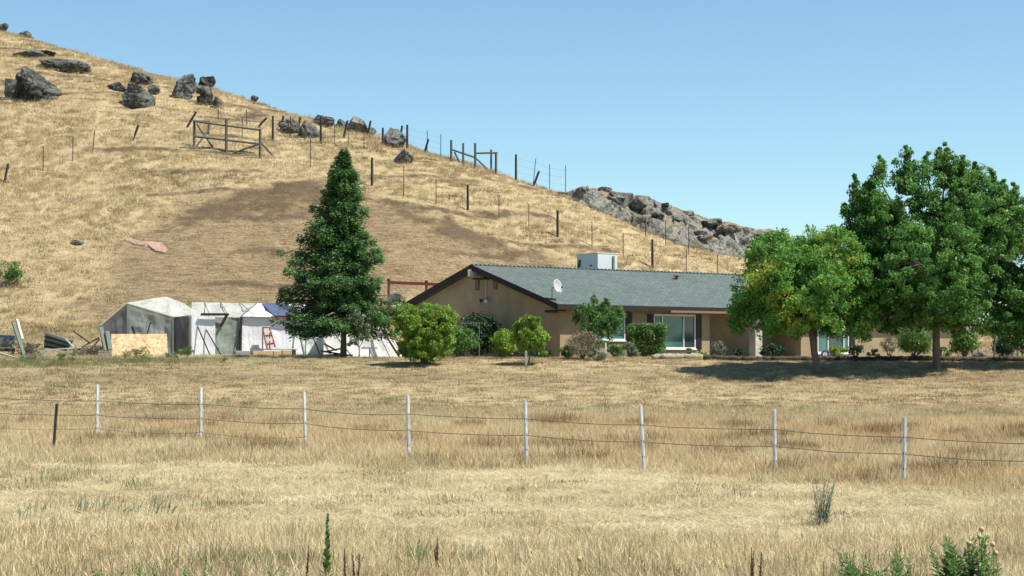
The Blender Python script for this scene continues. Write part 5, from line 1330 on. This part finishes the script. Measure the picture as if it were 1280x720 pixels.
for i, (u, v, vb, k, lab) in enumerate([(447, 692, 742, 3, 'dark red seed stalks right of the tall green stalk'), (387, 682, 740, 1, 'thin dark red stalk left of the tall green stalk'), (943, 686, 740, 4, 'dark red seed stalks at the bottom right of centre'), (430, 688, 738, 1, 'single thin reddish stalk beside the red seed stalks'), (545, 672, 715, 2, 'reddish dry stalks beside the feathery green weed')]):
    weed(u, v, vb, k, 16, lab, 30+i, mat='dock', leaf=.05, n=60, w=.5, name='dock_stalk', stemmat='trim', spread=.5)
# thistle heads
def thistle(u, v, vb, label, seed):
    b = hit(u, vb, 12, 60); t = at(u, v, b.y); root = empty('dry_thistle', b); tag(root, label, 'thistle', 'dry thistles'); MB().tube([b-Vector((0, 0, .05)), b.lerp(t, .5)+Vector((.01, 0, 0)), t], [.006, .005, .004], 5).build('stem', M['drystem2'], root)
    MB().tube([t-Vector((0, 0, .01)), t+Vector((0, 0, .012)), t+Vector((0, 0, .03)), t+Vector((0, 0, .045))], [.01, .026, .024, .012], 10).build('seed_head', M['pinesaw'], root, smooth=True)
M['drystem2'] = simple('dry_stem_brown', (.3, .2, .11), .8, .3, 9)
for i, (u, v, vb, lab) in enumerate([(724, 701, 742, 'lone pale thistle head near the bottom centre'), (1227, 664, 738, 'highest thistle head right of the leafy weeds'), (1224, 673, 740, 'second highest thistle head right of the leafy weeds'), (1241, 683, 742, 'rightmost pale thistle head at the lower right'), (1231, 683, 741, 'thistle head in the middle of the right group'), (1245, 694, 744, 'lowest thistle head of the right group'), (1212, 682, 741, 'thistle head between the leafy weed tips')]):
    thistle(u, v, vb, lab, i)
# rush clumps
def rush(u, v, vb, n, wpx, label, seed):
    b = hit(u, vb, 15, 60); s = b.y/F; rs = random.Random(seed); mb = MB()
    for i in range(n):
        x = b.x+rs.uniform(-.5, .5)*wpx*s; y = b.y+rs.gauss(0, .12); h = (vb-v)*s*rs.uniform(.45, 1); l = rs.gauss(.06, .06)
        mb.tube([(x, y, gz(x, y)-.02), (x+l*.4, y, gz(x, y)+h*.5), (x+l, y, gz(x, y)+h)], [.006, .005, .002], 4, cap=False)
    tag(mb.build('rush_clump', M['rushgreen'], origin=b), label, 'rushes', 'rush clumps in the hay')
M['rushgreen'] = simple('rush_green', (.16, .24, .12), .7, .3, 5)
for i, (u, v, vb, n, w_, lab) in enumerate([(30, 618, 650, 9, 22, 'leftmost green rush clump in the cut hay'), (55, 622, 642, 8, 14, 'small rush clump second from the left in the hay'), (100, 617, 641, 16, 22, 'rush clump third from the left in the hay'), (125, 618, 641, 10, 16, 'thick rush clump fourth from the left in the hay'), (160, 620, 643, 16, 26, 'rush clump left of the rightmost dense one'), (200, 618, 646, 24, 34, 'dense rightmost rush clump in the cut hay'), (255, 620, 636, 7, 26, 'faint sparse rushes right of the dense clump')]):
    rush(u, v, vb, n, w_, lab, i)
# ------------------------------------------------------------------ camera, light, sky
cam = bpy.data.cameras.new('camera'); co = bpy.data.objects.new('camera', cam); C.objects.link(co)
co.location = (0, 0, CZ); co.rotation_euler = (math.pi/2+PITCH, 0, 0)
cam.sensor_width = 36; cam.lens = 36*F/1280; cam.clip_start = .5; cam.clip_end = 5000
scene.camera = co
EL, AZ = R(59), R(-13)
s = Vector((math.cos(EL)*math.cos(AZ), math.cos(EL)*math.sin(AZ), math.sin(EL)))
sun = bpy.data.lights.new('sun', 'SUN'); sun.energy = 5.0; sun.angle = R(.53); sun.color = (1, .945, .82)
so = bpy.data.objects.new('sun', sun); C.objects.link(so); so.rotation_euler = s.to_track_quat('Z', 'Y').to_euler(); so.location = (30, 0, 60)
wd = bpy.data.worlds.new('World'); scene.world = wd; wd.use_nodes = True
nt = wd.node_tree; sk = nt.nodes.new('ShaderNodeTexSky'); sk.sky_type = 'NISHITA'; sk.sun_disc = False
sk.sun_elevation = EL; sk.sun_rotation = R(90)-AZ; sk.altitude = 900; sk.air_density = 1.; sk.dust_density = .03; sk.ozone_density = 1.9
bg = nt.nodes['Background']; bg.inputs[1].default_value = .085
nt.links.new(mix(nt, 1., sk.outputs[0], (.90, 1.06, 1.045), 'MULTIPLY'), bg.inputs[0])
scene.view_settings.view_transform = 'Standard'; scene.view_settings.look = 'None'; scene.view_settings.gamma = 1; scene.view_settings.exposure = .72
scene.cycles.use_denoising = True
scene.cycles.max_bounces = 6; scene.cycles.diffuse_bounces = 3; scene.cycles.transparent_max_bounces = 12
